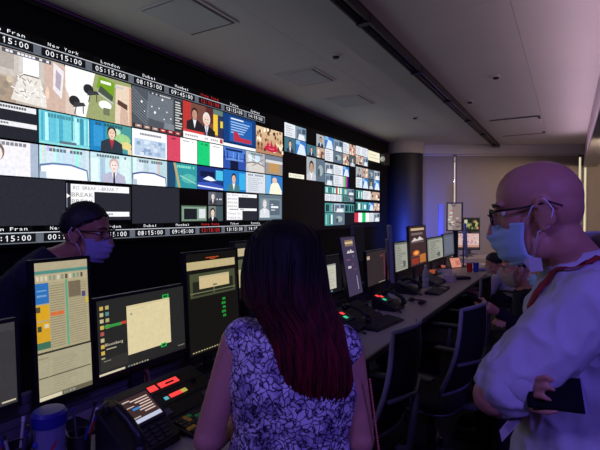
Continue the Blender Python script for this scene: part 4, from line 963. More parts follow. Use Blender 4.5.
def hand(mb, wrist, d, nrm, curl=.5, side=1, s=1.0, spread=.1):
    """palm and five fingers; d = finger direction, nrm = back of the hand"""
    F = frame(d, nrm)                       # x along fingers, z back of hand, y across
    W = V(wrist)
    def L(x, y, z): return W + F @ V((x * s, y * s, z * s))
    mb.tube([L(-.03, 0, 0), L(.01, 0, 0), L(.05, 0, 0), L(.088, 0, -.002)], [.025 * s, .030 * s, .038 * s, .036 * s], 14, flat=None)
    for k, (y, ln) in enumerate(((.030, .070), (.010, .080), (-.011, .074), (-.030, .058))):
        y *= side; a = 0; p = V((.085, y, 0)); pts = [p - V((.02, 0, 0)), p]; yaw = y * spread * 8
        for sgm, fr in enumerate((.45, .32, .25)):
            a += curl * (.55, .75, .55)[sgm] * (1 + .12 * k)
            p = p + V((math.cos(a) * math.cos(yaw), math.sin(yaw), -math.sin(a))) * ln * fr * 1.12; pts.append(p)
        mb.tube([L(*q) for q in pts], [.0098 * s, .0096 * s, .0088 * s, .0080 * s, .0068 * s], 10)
        mb.ellipsoid(L(*pts[-1]), (.0068 * s,) * 3, n=10, m=6)
    t = [V((.012, .022 * side, -.004)), V((.040, .048 * side, -.012)), V((.068, .056 * side, -.022 - .01 * curl)), V((.088, .050 * side, -.030 - .022 * curl))]
    mb.tube([L(*q) for q in t], [.015 * s, .0125 * s, .0105 * s, .0085 * s], 10); mb.ellipsoid(L(*t[-1]), (.0085 * s,) * 3, n=10, m=6)
def head(mb, T, bald=False):
    """T: 4x4, x forward, y left, z up, origin between the ears. 0.245 from crown to chin"""
    R3 = T.to_3x3(); C = T.to_translation()
    def E(c, r, rot=None):
        Q = R3.to_4x4() @ (rot or Matrix.Identity(4)); mb.ellipsoid(C + R3 @ V(c), r, T=Q, n=24, m=16)
    E((-.008, 0, .040), (.092, .077, .088)); E((.012, 0, .050), (.080, .073, .076)); E((-.032, 0, .015), (.064, .070, .075))
    E((.036, 0, -.015), (.062, .062, .080)); E((.050, 0, -.070), (.046, .050, .048)); E((.066, 0, -.097), (.028, .030, .022))
    E((.02, .030, -.07), (.050, .032, .04)); E((.02, -.030, -.07), (.050, .032, .04))
    E((.078, 0, .036), (.020, .052, .014))                          # brow
    for s in (-1, 1): E((.058, .034 * s, -.024), (.022, .024, .022))   # cheeks
    for k in range(6):                                                  # nose
        t = k / 5; E((.096 + .020 * t, 0, .018 - .050 * t), (.010 + .003 * t, .008 + .006 * t, .012))
    for s in (-1, 1): E((.108, .012 * s, -.034), (.010, .008, .008))
    E((.094, 0, -.064), (.014, .024, .006)); E((.092, 0, -.074), (.013, .020, .007))
    for s in (-1, 1):                                                    # ears
        rt = Matrix.Rotation(math.radians(-14), 4, 'Y') @ Matrix.Rotation(math.radians(-18 * s), 4, 'Z')
        E((-.010, .078 * s, -.004), (.021, .007, .034), rt)
        for k in range(11):
            a = -1.3 + 3.9 * k / 10; E((-.012 - .017 * math.cos(a + .3), .083 * s, .002 + .030 * math.sin(a)), (.0055, .006, .0055))
        E((-.004, .078 * s, -.034), (.009, .007, .010))
def eyes(T, parent, skin):
    R3 = T.to_3x3(); C = T.to_translation()
    for s in (-1, 1):
        e = MB().ellipsoid(C + R3 @ V((.071, .032 * s, .012)), (.0125,) * 3, n=14, m=10).build('eye', M_EYE, parent, smooth=True)
        MB().ellipsoid(C + R3 @ V((.0812, .032 * s, .012)), (.0045,) * 3, n=10, m=6).build('iris', M_IRIS, e, smooth=True)
        pts = [C + R3 @ V(p) for p in ((.098, .014 * s, .034), (.097, .032 * s, .040), (.084, .052 * s, .034))]
        MB().tube(pts, [.0035, .0042, .0025], 6, flat=.7).build('eyebrow', M_BLACKF, parent, smooth=True)
def mask(T, parent, m, loops=True, name='face_mask', low=-.118, pleat=.007):
    R3 = T.to_3x3(); C = T.to_translation(); g = []
    nz, na = 18, 25
    for j in range(nz):
        t = j / (nz - 1); z = low + (-.012 - low) * t
        row = []
        pl = pleat * (2 * abs(((t * 4.0) % 1) - .5) - .5)
        for i in range(na):
            a = -1.02 + 2.04 * i / (na - 1); q = abs(a) / 1.02
            fx = .124 + .020 * math.sin(PI * min(1, t * .9 + .08)) - (.012 if t < .12 else 0)
            b = .064 + .014 * t ** .6
            nose = .026 * math.exp(-(a / .24) ** 2) * math.exp(-((t - .85) / .34) ** 2)
            sq = 1 - .30 * q ** 2 * abs(2 * t - 1)               # corners drawn to the ears
            zz = (z + .062) * (1 - .14 * q ** 3) - .062 + .004 * q
            row.append(C + R3 @ V((-.034 + (fx + nose + pl * (1 - q)) * math.cos(a), (b + .008) * math.sin(a), zz)))
        g.append(row)
    o = MB().loft(g, closed=False).build(name, m, parent, smooth=True, solid=.002)
    if loops:
        for s in (-1, 1):
            k = 0 if s < 0 else na - 1
            up, dn = g[nz - 2][k], g[1][k]
            e1 = C + R3 @ V((-.016, .085 * s, .034)); e2 = C + R3 @ V((-.030, .089 * s, .006)); e3 = C + R3 @ V((-.018, .083 * s, -.030))
            MB().tube([up, C + R3 @ V((.012, .083 * s, .018)), e1, e2, e3, C + R3 @ V((.008, .079 * s, -.040)), dn], .0018, 6).build('ear_loop', mat('white_elastic', (225, 225, 230), .8), o, smooth=True)
    return o
def glasses(T, parent):
    R3 = T.to_3x3(); C = T.to_translation(); r = None
    rim = MB()
    for s in (-1, 1):
        pts = [C + R3 @ V((.113 - .010 * abs(math.cos(a) * .024 + .034) / .05, s * (.034 + .026 * math.copysign(abs(math.cos(a)) ** .6, math.cos(a))), .010 + .019 * math.copysign(abs(math.sin(a)) ** .6, math.sin(a)))) for a in [2 * PI * i / 22 for i in range(23)]]
        rim.tube(pts, .0024, 6)
        rim.tube([C + R3 @ V((.103, .060 * s, .020)), C + R3 @ V((.085, .072 * s, .022)), C + R3 @ V((.03, .081 * s, .020)), C + R3 @ V((-.025, .083 * s, .024)), C + R3 @ V((-.050, .079 * s, .010))], [.003, .003, .0028, .0026, .002], 6)
    rim.tube([C + R3 @ V((.112, .010, .014)), C + R3 @ V((.117, 0, .017)), C + R3 @ V((.112, -.010, .014))], .002, 6)
    g = rim.build('glasses', M_BLACKF, parent, smooth=True)
    for s in (-1, 1):
        pts = [C + R3 @ V((.106, s * (.034 + .024 * math.cos(a)), .010 + .017 * math.sin(a))) for a in [2 * PI * i / 16 for i in range(16)]]
        MB().add(pts, [tuple(range(16))]).build('lens', M_LENS, g)
def torso(mb, spine, wid, dep, grow=0.0):
    """spine: points; wid/dep: half sizes; axes: list of (width axis, depth axis)"""
    rings = []
    for (c, w, d, ax, dx) in spine:
        c = V(c); ax = V(ax).normalized(); dx = V(dx).normalized()
        rings.append([c + ax * ((w + grow) * math.copysign(abs(math.cos(a)) ** .85, math.cos(a))) + dx * ((d + grow) * math.copysign(abs(math.sin(a)) ** .85, math.sin(a))) for a in [2 * PI * i / 28 for i in range(28)]])
    out = []
    for i in range(len(rings) - 1):
        for k in range(4): t = k / 4; out.append([p.lerp(q, t) for p, q in zip(rings[i], rings[i + 1])])
    out.append(rings[-1]); mb.loft(out)

def person(lab, loc, yaw, J, skin, top_m, low_m, sleeve, top_grow=.010, voxel=.006, wrinkle=.004, hands=True, shoe=M_DARK, seed=0, width=1.0, depth=1.0, top_bottom=None):
    """J: joints in local metres (x forward, y left, z up)"""
    r = empty('person', loc, yaw, lab, 'person')
    J = {k: V(v) for k, v in J.items() if not isinstance(v, (Matrix, dict, float, int))} | {k: v for k, v in J.items() if isinstance(v, (Matrix, dict, float, int))}
    T = J['headT']; ax = (J['shL'] - J['shR']).normalized()
    up = (J['neck'] - J['pelvis']).normalized(); hx = V((0, 1, 0))
    def dpt(a, u): return u.cross(a).normalized() * -1
    u1 = (J['chest'] - J['pelvis']).normalized(); u2 = (J['neck'] - J['chest']).normalized()
    ws = (J['shL'] - J['shR']).length / 2
    sp = [(J['pelvis'] - u1 * .06, .155 * width, .105 * depth, hx, dpt(hx, u1)), (J['pelvis'] + u1 * .02, .165 * width, .115 * depth, hx, dpt(hx, u1)),
          (J['pelvis'].lerp(J['chest'], .5), .142 * width, .108 * depth, hx.lerp(ax, .5), dpt(hx.lerp(ax, .5), u1)),
          (J['chest'], .160 * width, .118 * depth, ax, dpt(ax, u2)), (J['chest'].lerp(J['neck'], .55), ws * .98, .100 * depth, ax, dpt(ax, u2)),
          (J['chest'].lerp(J['neck'], .82), ws * .74, .076, ax, dpt(ax, u2)), (J['neck'], .062, .060, ax, dpt(ax, u2))]
    b = MB(); torso(b, sp, 0, 0)
    hc = T.to_translation(); H3 = T.to_3x3()
    limb(b, [J['neck'] - u2 * .03, hc + H3 @ V((-.030, 0, -.075)), hc + H3 @ V((-.02, 0, -.02))], [.062, .056, .055])
    head(b, T)
    k = J.get('armk', 1.0)
    for s in 'LR':
        limb(b, [J['sh' + s], J['el' + s], J['wr' + s]], [.050 * k, .041 * k, .027 * k])
        e, w = J['el' + s], J['wr' + s]; limb(b, [e, e.lerp(w, .3), w], [.040 * k, .042 * k, .026 * k])
        for pts, rs in (J.get('fingers' + s) or {}).values(): limb(b, pts, rs, 10)
        if hands and not J.get('fingers' + s):
            hd = J.get('hd' + s) or (w - e).normalized(); hn = J.get('hn' + s) or V((0, 0, 1)); hand(b, w + V(hd).normalized() * .025, hd, hn, J.get('curl' + s, .5), 1 if s == 'L' else -1, J.get('hs', 1.0))
        limb(b, [J['hip' + s], J['kn' + s], J['an' + s]], [.080, .054, .036]); a = J['an' + s]
        limb(b, [a, a + V((.12, 0, -.04))], [.034, .03])
    remesh(b, 'body', skin, r, voxel, 3)
    # clothes
    c = MB(); g = top_grow
    spt = sp[:-1] + [(J['neck'] - u2 * .012, .070, .066, ax, dpt(ax, u2))]
    torso(c, spt, 0, 0, g)
    for s in 'LR':
        sh, el, wr = J['sh' + s], J['el' + s], J['wr' + s]
        if sleeve == 'long': limb(c, [sh, el, el.lerp(wr, .92)], [.056 * k + g, .046 * k + g, .032 * k + g])
        elif sleeve == 'rolled':
            limb(c, [sh, sh.lerp(el, .5), sh.lerp(el, .86)], [.060 * k + g, .058 * k + g, .052 * k + g])
        elif sleeve == 'short': limb(c, [sh, sh.lerp(el, .55)], [.056 * k + g, .055 * k + g])
        elif sleeve == 'cap': c.ellipsoid(sh - ax * (0.018 if s == 'L' else -0.018), (.058, .058, .062), n=16, m=10)
    shirt = remesh(c, 'shirt' if sleeve != 'cap' else 'blouse', top_m, r, voxel, 5, wrinkle, wscale=(13, 13, 9) if sleeve == 'rolled' else (9, 9, 5), seed=seed)
    t = MB(); torso(t, [(p, w, d, x, y) for (p, w, d, x, y) in sp[:2]] + [(J['pelvis'] + u1 * .07, .150 * width, .108 * depth, hx, dpt(hx, u1))], 0, 0, .007)
    for s in 'LR': limb(t, [J['hip' + s], J['kn' + s], J['an' + s] + V((0, 0, .01))], [.094, .070, .056])
    remesh(t, 'trousers', low_m, r, max(voxel, .008), 4, .003, seed=seed + 3)
    for s in 'LR':
        a = J['an' + s]; so = MB(); so.box((a.x - .055, a.y - .045, a.z - .078), (a.x + .20, a.y + .045, a.z - .055))
        limb(so, [a + V((-.01, 0, -.02)), a + V((.06, 0, -.035)), a + V((.15, 0, -.048))], [.05, .047, .036]); q = remesh(so, 'shoe', shoe, r, .008, 3)
    return r, T, shirt
def headmat(pos, fwd, tilt=0.0, roll=0.0):
    f = V(fwd).normalized(); M = frame(f, (0, 0, 1)).to_4x4(); M.translation = V(pos)
    return M @ Matrix.Rotation(math.radians(tilt), 4, 'Y') @ Matrix.Rotation(math.radians(roll), 4, 'X')
def local(loc, yaw):
    Mi = (Matrix.Translation(loc) @ Matrix.Rotation(yaw, 4, 'Z')).inverted()
    return (lambda u, v, d: Mi @ atD(u, v, d)), (lambda w: Mi.to_3x3() @ V(w)), (lambda p: Mi @ V(p))
STAND = dict(hipL=(0, .095, .88), hipR=(0, -.095, .88), knL=(.02, .10, .48), knR=(.02, -.10, .48), anL=(0, .11, .08), anR=(0, -.11, .08))

# ---------------------------------------------------------------- woman with long hair, seen from behind
def floral():
    m = bpy.data.materials.new('floral_blouse'); m.use_nodes = True; nt = m.node_tree; b = nt.nodes['Principled BSDF']; b.inputs['Roughness'].default_value = .8
    tc = nt.nodes.new('ShaderNodeTexCoord'); nz = nt.nodes.new('ShaderNodeTexNoise'); nz.inputs['Scale'].default_value = 26
    mx = nt.nodes.new('ShaderNodeMix'); mx.data_type = 'VECTOR'; mx.inputs['Factor'].default_value = .06
    nt.links.new(tc.outputs['Object'], nz.inputs['Vector']); nt.links.new(tc.outputs['Object'], mx.inputs[4]); nt.links.new(nz.outputs['Color'], mx.inputs[5])
    v1 = nt.nodes.new('ShaderNodeTexVoronoi'); v1.feature = 'DISTANCE_TO_EDGE'; v1.inputs['Scale'].default_value = 62
    v2 = nt.nodes.new('ShaderNodeTexNoise'); v2.inputs['Scale'].default_value = 20
    nt.links.new(mx.outputs[1], v1.inputs['Vector']); nt.links.new(tc.outputs['Object'], v2.inputs['Vector'])
    r1 = nt.nodes.new('ShaderNodeValToRGB'); r1.color_ramp.elements[0].position = .03; r1.color_ramp.elements[1].position = .16
    r1.color_ramp.elements[0].color = (*lin((44, 36, 66)), 1); r1.color_ramp.elements[1].color = (*lin((236, 228, 238)), 1)
    r2_ = nt.nodes.new('ShaderNodeValToRGB'); r2_.color_ramp.elements[0].position = .42; r2_.color_ramp.elements[1].position = .56
    r2_.color_ramp.elements[0].color = (.42, .38, .52, 1); r2_.color_ramp.elements[1].color = (1, 1, 1, 1)
    ml = nt.nodes.new('ShaderNodeMix'); ml.data_type = 'RGBA'; ml.blend_type = 'MULTIPLY'; ml.inputs['Factor'].default_value = 1
    nt.links.new(v1.outputs['Distance'], r1.inputs[0]); nt.links.new(v2.outputs['Fac'], r2_.inputs[0]); nt.links.new(r1.outputs[0], ml.inputs['A']); nt.links.new(r2_.outputs[0], ml.inputs['B']); nt.links.new(ml.outputs['Result'], b.inputs['Base Color'])
    return m
def long_hair_mat(name, c0, c1):
    m = hair_mat(name, c0, c1, .62); nt = m.node_tree; b = nt.nodes['Principled BSDF']; b.inputs['Specular IOR Level'].default_value = .22
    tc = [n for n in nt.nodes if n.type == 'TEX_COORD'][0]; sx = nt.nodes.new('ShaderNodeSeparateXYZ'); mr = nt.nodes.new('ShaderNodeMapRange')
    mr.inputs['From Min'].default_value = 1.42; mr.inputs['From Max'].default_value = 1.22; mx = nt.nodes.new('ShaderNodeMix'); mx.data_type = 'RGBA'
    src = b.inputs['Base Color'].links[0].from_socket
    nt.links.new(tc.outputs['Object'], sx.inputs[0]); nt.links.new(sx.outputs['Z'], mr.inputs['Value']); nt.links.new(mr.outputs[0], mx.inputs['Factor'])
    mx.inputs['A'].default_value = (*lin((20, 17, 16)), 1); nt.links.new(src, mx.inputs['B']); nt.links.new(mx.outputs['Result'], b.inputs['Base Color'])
    return m
def hair_mat(name, c0, c1, rough=.38):
    m = bpy.data.materials.new(name); m.use_nodes = True; nt = m.node_tree; b = nt.nodes['Principled BSDF']; b.inputs['Roughness'].default_value = rough
    tc = nt.nodes.new('ShaderNodeTexCoord'); mp = nt.nodes.new('ShaderNodeMapping'); mp.inputs['Scale'].default_value = (70, 70, 3); n = nt.nodes.new('ShaderNodeTexNoise'); n.inputs['Scale'].default_value = 1.5; n.inputs['Detail'].default_value = 4
    r = nt.nodes.new('ShaderNodeValToRGB'); r.color_ramp.elements[0].position = .35; r.color_ramp.elements[1].position = .68; r.color_ramp.elements[0].color = (*lin(c0), 1); r.color_ramp.elements[1].color = (*lin(c1), 1)
    nt.links.new(tc.outputs['Object'], mp.inputs[0]); nt.links.new(mp.outputs[0], n.inputs['Vector']); nt.links.new(n.outputs['Fac'], r.inputs[0]); nt.links.new(r.outputs[0], b.inputs['Base Color'])
    return m
WD = 1.17
wp = atD(293, 215, WD); wloc = (wp.x, wp.y, 0); wyaw = math.atan2(FH.y, FH.x)
J = dict(STAND); J.update(pelvis=(0, 0, .88), chest=(0, 0, 1.11), neck=(.015, .01, 1.285), shL=(0, .145, 1.222), shR=(0, -.142, 1.200), elL=(-.05, .215, .985), elR=(-.04, -.172, .98), wrL=(.16, .20, .90), wrR=(.17, -.17, .90),
    headT=headmat((.035, .022, 1.400), (1, .1, 0), 3), armk=.88, hs=.9, hdL=(1, -.2, -.1), hdR=(1, .2, -.1))
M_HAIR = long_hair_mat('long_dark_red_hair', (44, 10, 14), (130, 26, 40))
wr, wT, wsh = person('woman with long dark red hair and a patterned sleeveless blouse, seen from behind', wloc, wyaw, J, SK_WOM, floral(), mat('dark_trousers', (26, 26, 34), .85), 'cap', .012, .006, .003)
hk = [(1.533, .03, .022, .03, .03, 180), (1.520, .025, .022, .066, .058, 180), (1.495, .018, .022, .094, .082, 170), (1.455, .010, .022, .106, .096, 150), (1.40, -.002, .022, .112, .104, 130), (1.34, -.02, .018, .104, .106, 118), (1.285, -.045, -.022, .082, .094, 112), (1.23, -.068, -.040, .064, .084, 108), (1.185, -.078, -.048, .052, .086, 104), (1.145, -.080, -.050, .044, .088, 100), (1.12, -.080, -.050, .036, .084, 96), (1.10, -.080, -.048, .026, .07, 92)]
def hs(t, s):
    """t 0..1 down the hair, s -1..1 across"""
    x = t * (len(hk) - 1); i = min(int(x), len(hk) - 2); f = x - i
    z, cx, cy, rx, ry, a = [p + (q - p) * f for p, q in zip(hk[i], hk[i + 1])]
    an = math.radians(a) * s
    return V((cx - rx * math.cos(an), cy + ry * math.sin(an), z))
g = []
for j in range(60):
    row = []
    for i in range(81):
        t, s = j / 59, -1 + 2 * i / 80; p = hs(t, s); c = hs(t, 0); w = (noise.noise(V((s * 16, t * 1.6, 1))) * .006 + noise.noise(V((s * 45, t * 2, 5))) * .003) * min(1, t * 3)
        dz = (noise.noise(V((s * 12, 3, 3))) * .03) * max(0, t - .75) * 4
        row.append(p + V((-w, w * .6 * s, dz)))
    g.append(row)
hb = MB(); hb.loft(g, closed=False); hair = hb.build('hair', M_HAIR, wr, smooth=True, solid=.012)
sb = MB(); rr = random.Random(4)
for k in range(260):
    s = rr.uniform(-1, 1); t0 = rr.uniform(.02, .5); t1 = min(1.0, t0 + rr.uniform(.35, .9)); ph = rr.random() * 9; pts = []
    for i in range(14):
        t = t0 + (t1 - t0) * i / 13; p = hs(t, max(-1, min(1, s + .03 * math.sin(ph + 5 * t)))); c = hs(t, 0); o = V((p.x - (c.x + .05), p.y - c.y, 0)).normalized()
        pts.append(p + o * (.006 + .003 * math.sin(ph + 9 * t)) + V((0, 0, -.03 * max(0, t - .9) * rr.random() * 8)))
    sb.tube(pts, [.0015] + [.0026] * 11 + [.0018, .0008], 4)
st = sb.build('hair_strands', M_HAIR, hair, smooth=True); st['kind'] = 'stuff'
eyes(wT, wr, SK_WOM)
mask(wT, wr, mat('pale_mask', (190, 200, 214), .85))
# beaded strap hanging at her right side
bd = MB()
for k in range(46):
    t = k / 45; bd.ellipsoid((-.085 + .01 * t, -.188 - .040 * t, 1.15 - .30 * t), (.0030,) * 3, n=8, m=6)
bs = bd.build('bead_strap', mat('red_beads', (210, 110, 100), .4), wr, smooth=True); bs['kind'] = 'stuff'

# ---------------------------------------------------------------- bald man in a white shirt on the right
MD = 1.10
mp_ = atD(580, 215, 1.14); mloc = (mp_.x, mp_.y, 0)
mdir = V((-1, 0, 0)); myaw = math.atan2(mdir.y, mdir.x)
P, D, W2L = local(mloc, myaw)
SH = mat('white_shirt_cotton', (196, 192, 200), .85, var=.04, bump=.08, bscale=500)
hpos = P(540, 214, MD)
J = dict(STAND); J.update(hipL=(0, .10, .86), hipR=(0, -.10, .86), pelvis=P(576, 486, 1.14), chest=P(592, 345, 1.14), neck=P(581, 258, 1.11), shL=P(588, 306, .965), shR=P(580, 300, 1.31), elL=P(493, 396, .985), elR=P(506, 398, 1.30), wrL=P(512, 404, 1.20), wrR=P(508, 396, 1.06),
    headT=headmat(hpos, (1, .02, 0), 10), armk=1.05, hdL=P(540, 402, 1.30) - P(512, 408, 1.19), hdR=P(550, 386, .885) - P(488, 396, 1.0), hnR=P(500, 380, .80) - P(520, 392, .98), hnL=(1, 0, .3), curlR=.06, hs=.85, curlL=.3)
J['fingersR'] = dict(
    palm=([P(508, 396, 1.06), P(516, 393, 1.0), P(524, 391, .955)], [.028, .034, .026]),
    index=([P(526, 382, .975), P(537, 379, .910), P(546, 377, .893), P(552, 380, .892)], [.0080, .0066, .0062, .0054]),
    middle=([P(526, 389, .975), P(537, 387.5, .908), P(547, 387, .891), P(554, 390, .890)], [.0080, .0068, .0063, .0055]),
    ring=([P(525, 396, .975), P(536, 396, .908), P(544, 397, .892), P(550, 400, .892)], [.0080, .0064, .0060, .0052]),
    thumb=([P(520, 403, .975), P(534, 409, .925), P(546, 411.5, .908), P(556, 411, .902)], [.011, .0086, .0078, .0064]))
mr, mT, msh = person('bald man in glasses and a blue face mask with rolled white shirt sleeves', mloc, myaw, J, SK_MAN, SH, mat('navy_trousers', (30, 32, 48), .85), 'rolled', .012, .0045, .0085, seed=5, width=1.05, depth=1.22)
eyes(mT, mr, SK_MAN); glasses(mT, mr)
mask(mT, mr, mat('blue_surgical_mask', (176, 216, 224), .8, var=.06, bump=.05, bscale=600))
# shirt collar, lanyard ribbon laid on the shirt, rolled cuff
def bvh(o):
    return BVHTree.FromPolygons([v.co for v in o.data.vertices], [tuple(p.vertices) for p in o.data.polygons])
def ribbon(o, pts, w, name, m, parent, lift=.007, th=.002):
    t = bvh(o); c = []; n_ = []
    dense = []
    for i in range(len(pts) - 1):
        for k in range(6): dense.append(V(pts[i]).lerp(V(pts[i + 1]), k / 6))
    dense.append(V(pts[-1]))
    for p in dense:
        q, n, i, d = t.find_nearest(p); c.append(q + n * lift); n_.append(n)
    L, R = [], []
    for i in range(len(c)):
        d = (c[min(i + 1, len(c) - 1)] - c[max(0, i - 1)]).normalized(); s = d.cross(n_[i]).normalized() * (w / 2); L.append(c[i] - s); R.append(c[i] + s)
    k = len(c); return MB().add(L + R, [(i, i + 1, k + i + 1, k + i) for i in range(k - 1)]).build(name, m, parent, smooth=True, solid=th)
nk = J['neck']
H3 = mT.to_3x3()
cr = []
u2 = (V(mT.to_translation()) + H3 @ V((-.03, 0, -.08)) - V(nk)).normalized(); u2 = (u2 * .35 + V((0, 0, .75))).normalized(); fx = V((1, 0, 0)); fx = (fx - u2 * fx.dot(u2)).normalized(); fy = u2.cross(fx)
for rr_, hh in ((.088, -.020), (.083, .014), (.077, .032), (.080, .036), (.092, .012), (.102, -.018), (.106, -.030)):
    ring = []
    for i in range(49):
        a = .16 + (2 * PI - .32) * i / 48; fr = math.exp(-(min(a, 2 * PI - a) / .55) ** 2)
        ring.append(V(nk) + u2 * (hh + .004 - (.030 * fr if hh < .03 and rr_ > .085 else 0) - .018 * fr) + fx * ((rr_ + .012 * fr) * math.cos(a)) + fy * (rr_ * math.sin(a)))
    cr.append(ring)
MB().loft(cr, closed=False).build('collar', SH, mr, smooth=True, solid=.002)
cw = [P(523.5, 262, 1.07), P(528, 256.5, 1.06), P(541, 258, 1.04), P(543, 271, 1.03), P(531, 272, 1.05)]
MB().add(cw, [(0, 1, 2, 3, 4)]).build('collar_wing', SH, mr, solid=.003)
ribbon(msh, [P(612, 240, 1.04), P(598, 244, 1.0), P(584, 250, .99), P(570, 259, 1.0), P(560, 268, 1.02), P(548, 288, 1.06), P(538, 320, 1.08)], .016, 'lanyard', mat('red_lanyard', (150, 24, 36), .7), mr)
el, wr_ = V(J['elL']), V(J['wrL']); q0, q1 = el.lerp(V(J['shL']), .36), el.lerp(V(J['shL']), .10)
dd = (q1 - q0).normalized()
MB().tube([q0, q0.lerp(q1, .2), q0.lerp(q1, .5), q0.lerp(q1, .85), q1], [.060, .067, .068, .067, .058], 24).build('rolled_cuff', SH, mr, smooth=True)
# tablet in his hand and folded paper
tc_ = P(556, 393, .915); ex_ = (P(580, 406, .935) - P(530, 400, .945)).normalized(); ey_ = (P(562, 377, .955) - P(570, 404, .93)).normalized(); ey_ = (ey_ - ex_ * ey_.dot(ex_)).normalized(); ez_ = ex_.cross(ey_)
TT = Matrix.Translation(mloc) @ Matrix.Rotation(myaw, 4, 'Z') @ Matrix(((ex_.x, ey_.x, ez_.x, tc_.x), (ex_.y, ey_.y, ez_.y, tc_.y), (ex_.z, ey_.z, ez_.z, tc_.z), (0, 0, 0, 1)))
tb2 = empty('tablet', (0, 0, 0), 0, 'dark tablet in a folding case tucked under the bald man\'s arm', 'tablet'); tb2.matrix_world = TT
MB().box((-.058, -.034, -.005), (.052, .034, .004)).build('case', mat('navy_case', (8, 8, 14), .8, spec=.15), tb2, bevel=.003)
MB().box((-.056, -.032, .004), (.044, .032, .0055)).build('cover', mat('navy_cover', (9, 9, 16), .8, spec=.15), tb2); MB().box((.049, -.034, .004), (.053, .034, .006)).build('spine', mat('pale_spine', (110, 110, 150), .5), tb2)
pc = P(514, 419, .97); px_ = (P(500, 434, .99) - P(527, 405, 1.02)).normalized(); pn = D(FW * -1); pn = (pn - px_ * pn.dot(px_)).normalized(); py = pn.cross(px_)
TP = Matrix.Translation(mloc) @ Matrix.Rotation(myaw, 4, 'Z') @ Matrix(((px_.x, py.x, pn.x, pc.x), (px_.y, py.y, pn.y, pc.y), (px_.z, py.z, pn.z, pc.z), (0, 0, 0, 1)))
pa = empty('folded_paper', (0, 0, 0), 0, 'folded strip of printed paper in front of the bald man\'s belly', 'paper'); pa.matrix_world = TP
MB().add([(-.05, -.013, 0), (.045, -.008, .002), (.055, .012, .002), (-.05, .014, 0), (-.05, -.013, .002), (.045, -.008, .004), (.055, .012, .004), (-.05, .014, .002)], [(0, 3, 2, 1), (4, 5, 6, 7), (0, 1, 5, 4), (1, 2, 6, 5), (2, 3, 7, 6), (3, 0, 4, 7)]).build('sheet', mat('white_paper', (176, 168, 160), .8), pa)
for k in range(4): MB().box((-.035, -.006 + .004 * k, .0042), (.03, -.0045 + .004 * k, .0046)).build('print_line', mat('print_grey', (120, 110, 116), .8), pa)

# ---------------------------------------------------------------- man leaning behind the monitors on the left
ld = RT; lyaw = math.atan2(ld.y, ld.x); lp = atD(20, 215, 2.12); lloc = (lp.x, lp.y, 0)
P, D, W2L = local(lloc, lyaw)
hf = D(RT * math.cos(math.radians(3)) - FH * math.sin(math.radians(3)))
J = dict(STAND); J.update(pelvis=(-.12, 0, .86), hipL=(-.12, .095, .85), hipR=(-.12, -.095, .85), knL=(-.10, .1, .47), knR=(-.10, -.1, .47), anL=(-.14, .11, .08), anR=(-.14, -.11, .08),
    chest=P(20, 300, 2.08), neck=P(60, 256, 2.0), shL=P(40, 272, 2.22), shR=P(34, 276, 1.90), elR=P(92, 318, 1.93), elL=P(90, 330, 2.30), wrR=P(128, 352, 2.02), wrL=P(122, 365, 2.25), headT=headmat(P(86, 234, 1.98), (hf.x, hf.y, 0), 6), armk=1.1, hs=.95)
lr, lT, lsh = person('dark-haired man in glasses and a pale mask leaning behind the near monitors', lloc, lyaw, J, SK_LEFT, mat('navy_sweater', (26, 28, 44), .95, bump=.2, bscale=300), mat('black_trousers', (20, 20, 26), .9), 'long', .014, .006, .004, seed=9)
eyes(lT, lr, SK_LEFT); glasses(lT, lr); mask(lT, lr, mat('lavender_mask', (158, 148, 190), .85))
def short_hair(T, parent, m, back=-.02, top=.035, side=.060):
    """cap of hair over the skull, open at the face"""
    R3 = T.to_3x3(); C = T.to_translation(); g = []
    for j in range(22):
        ph = .02 + (PI * .62) * j / 21; row = []
        for i in range(41):
            a = -PI + 2 * PI * i / 40; f = max(0, math.cos(a))           # f = 1 at the forehead
            lim = PI * .62 - f ** .8 * PI * .27 - .16 * math.exp(-((abs(a) - 1.35) / .35) ** 2)
            p = min(ph, lim); n = noise.noise(V((a * 6, p * 7, 2))) * .005 + noise.noise(V((a * 22, p * 9, 4))) * .004
            row.append(C + R3 @ V((-.008 + (.101 + n) * math.sin(p) * math.cos(a), (.083 + n) * math.sin(p) * math.sin(a), .040 + (.099 + n) * math.cos(p))))
        g.append(row)
    return MB().loft(g, closed=False).build('hair', m, parent, smooth=True, solid=.010)
M_BLKH = hair_mat('short_black_hair', (14, 12, 14), (34, 28, 30), .6)
short_hair(lT, lr, M_BLKH)

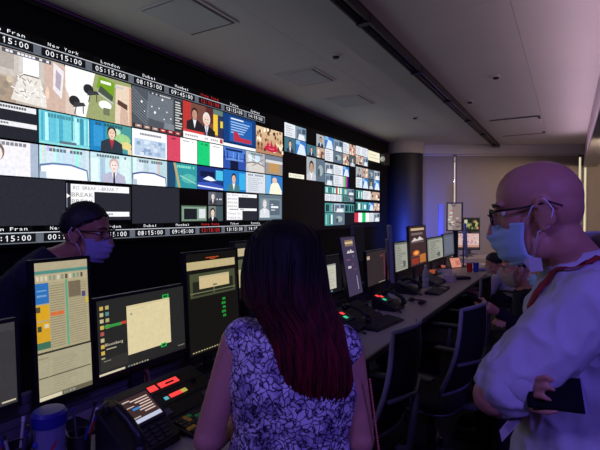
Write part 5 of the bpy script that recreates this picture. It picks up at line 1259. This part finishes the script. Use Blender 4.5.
# ---------------------------------------------------------------- seated people further back
def seated(lab, x, y, fdir, zh, top_m, hair_m, mask_m, skin, sleeve='long', lean=.10, hands_at=None, tilt=12, seed=1, long_hair=False):
    yaw = math.atan2(fdir[1], fdir[0]); J = dict(pelvis=(0, 0, .57), chest=(.04 + lean * .5, 0, .80), neck=(.05 + lean, 0, zh - .12), shL=(.04 + lean, .165, zh - .18), shR=(.04 + lean, -.165, zh - .18), hipL=(.02, .09, .54), hipR=(.02, -.09, .54), knL=(.42, .12, .53), knR=(.42, -.12, .53), anL=(.40, .12, .08), anR=(.40, -.12, .08),
        elL=(.12 + lean, .22, zh - .40), elR=(.12 + lean, -.22, zh - .40), wrL=(.34 + lean, .12, zh - .36), wrR=(.34 + lean, -.12, zh - .36), headT=headmat((.09 + lean, 0, zh), (1, 0, 0), tilt), hs=.92)
    if hands_at: J.update(hands_at)
    r, T, s = person(lab, (x, y, 0), yaw, J, skin, top_m, mat('dark_trousers', (26, 26, 34), .85), sleeve, .012, .007, .003, seed=seed)
    eyes(T, r, skin)
    if mask_m: mask(T, r, mask_m)
    short_hair(T, r, hair_m)
    put_chair(x - fdir[0] * .02, y - fdir[1] * .02, fdir, 'office chair under the seated person ' + {1: 'in a white top at the far end', 2: 'holding a phone', 3: 'hidden behind the bald man'}[seed])
    return r, T
q = atD(500, 262, 5.6)
seated('person in a white top hunched at the far end of the desk', q.x + .16, q.y, (-1, .1), q.z - .03, mat('white_top', (190, 184, 186), .9), M_BLKH, mat('beige_mask', (190, 170, 150), .9), SK_FAR, 'short', .14, seed=1)
q = atD(519, 268, 3.05); h1 = atD(489, 311, 2.85)
fd = V((-1, -.05, 0)).normalized(); px0 = V((q.x, q.y, 0)) - fd * .20; yw = math.atan2(fd.y, fd.x)
Mi = (Matrix.Translation(px0) @ Matrix.Rotation(yw, 4, 'Z')).inverted()
wl = Mi @ atD(500, 313, 2.84); el_ = Mi @ atD(522, 330, 2.80)
hdv = Mi.to_3x3() @ (atD(478, 303, 2.82) - atD(500, 313, 2.84))
seated('person in a dark cardigan with a beige mask, looking down at a phone', px0.x, px0.y, (fd.x, fd.y), q.z, mat('dark_cardigan', (26, 24, 36), .95), M_BLKH, mat('beige_mask', (190, 170, 150), .9), SK_FAR, 'long', .11, dict(wrR=wl + V((-.02, -.10, -.06)), wrL=wl, elL=el_, hdL=hdv, hnL=(0, 1, -.2), curlL=.7), 16, seed=2)
ph_ = empty('mobile_phone', atD(474, 299, 2.80), yw + .5, 'black phone held up by the person in the dark cardigan', 'phone')
ph_.rotation_euler = (math.radians(20), math.radians(-20), yw + .5)
MB().box((-.075, -.035, -.004), (.065, .035, .004)).build('case', M_DARK, ph_, bevel=.003); MB().box((-.07, -.031, .004), (.06, .031, .005)).build('glass', M_PANEL, ph_)
q = atD(553, 270, 2.4); fd = V((-1, -.15, 0)).normalized(); px0 = V((q.x, q.y, 0)) - fd * .20
seated('person with a blue mask almost hidden behind the bald man\'s collar', px0.x, px0.y, (fd.x, fd.y), q.z, mat('grey_top', (120, 116, 126), .9), M_BLKH, mat('blue_surgical_mask', (176, 216, 224), .8), SK_FAR, 'long', .11, dict(wrL=V((.26, .12, .66)), wrR=V((.26, -.12, .66)), elL=V((.05, .24, .76)), elR=V((.05, -.24, .76))), 8, seed=3)
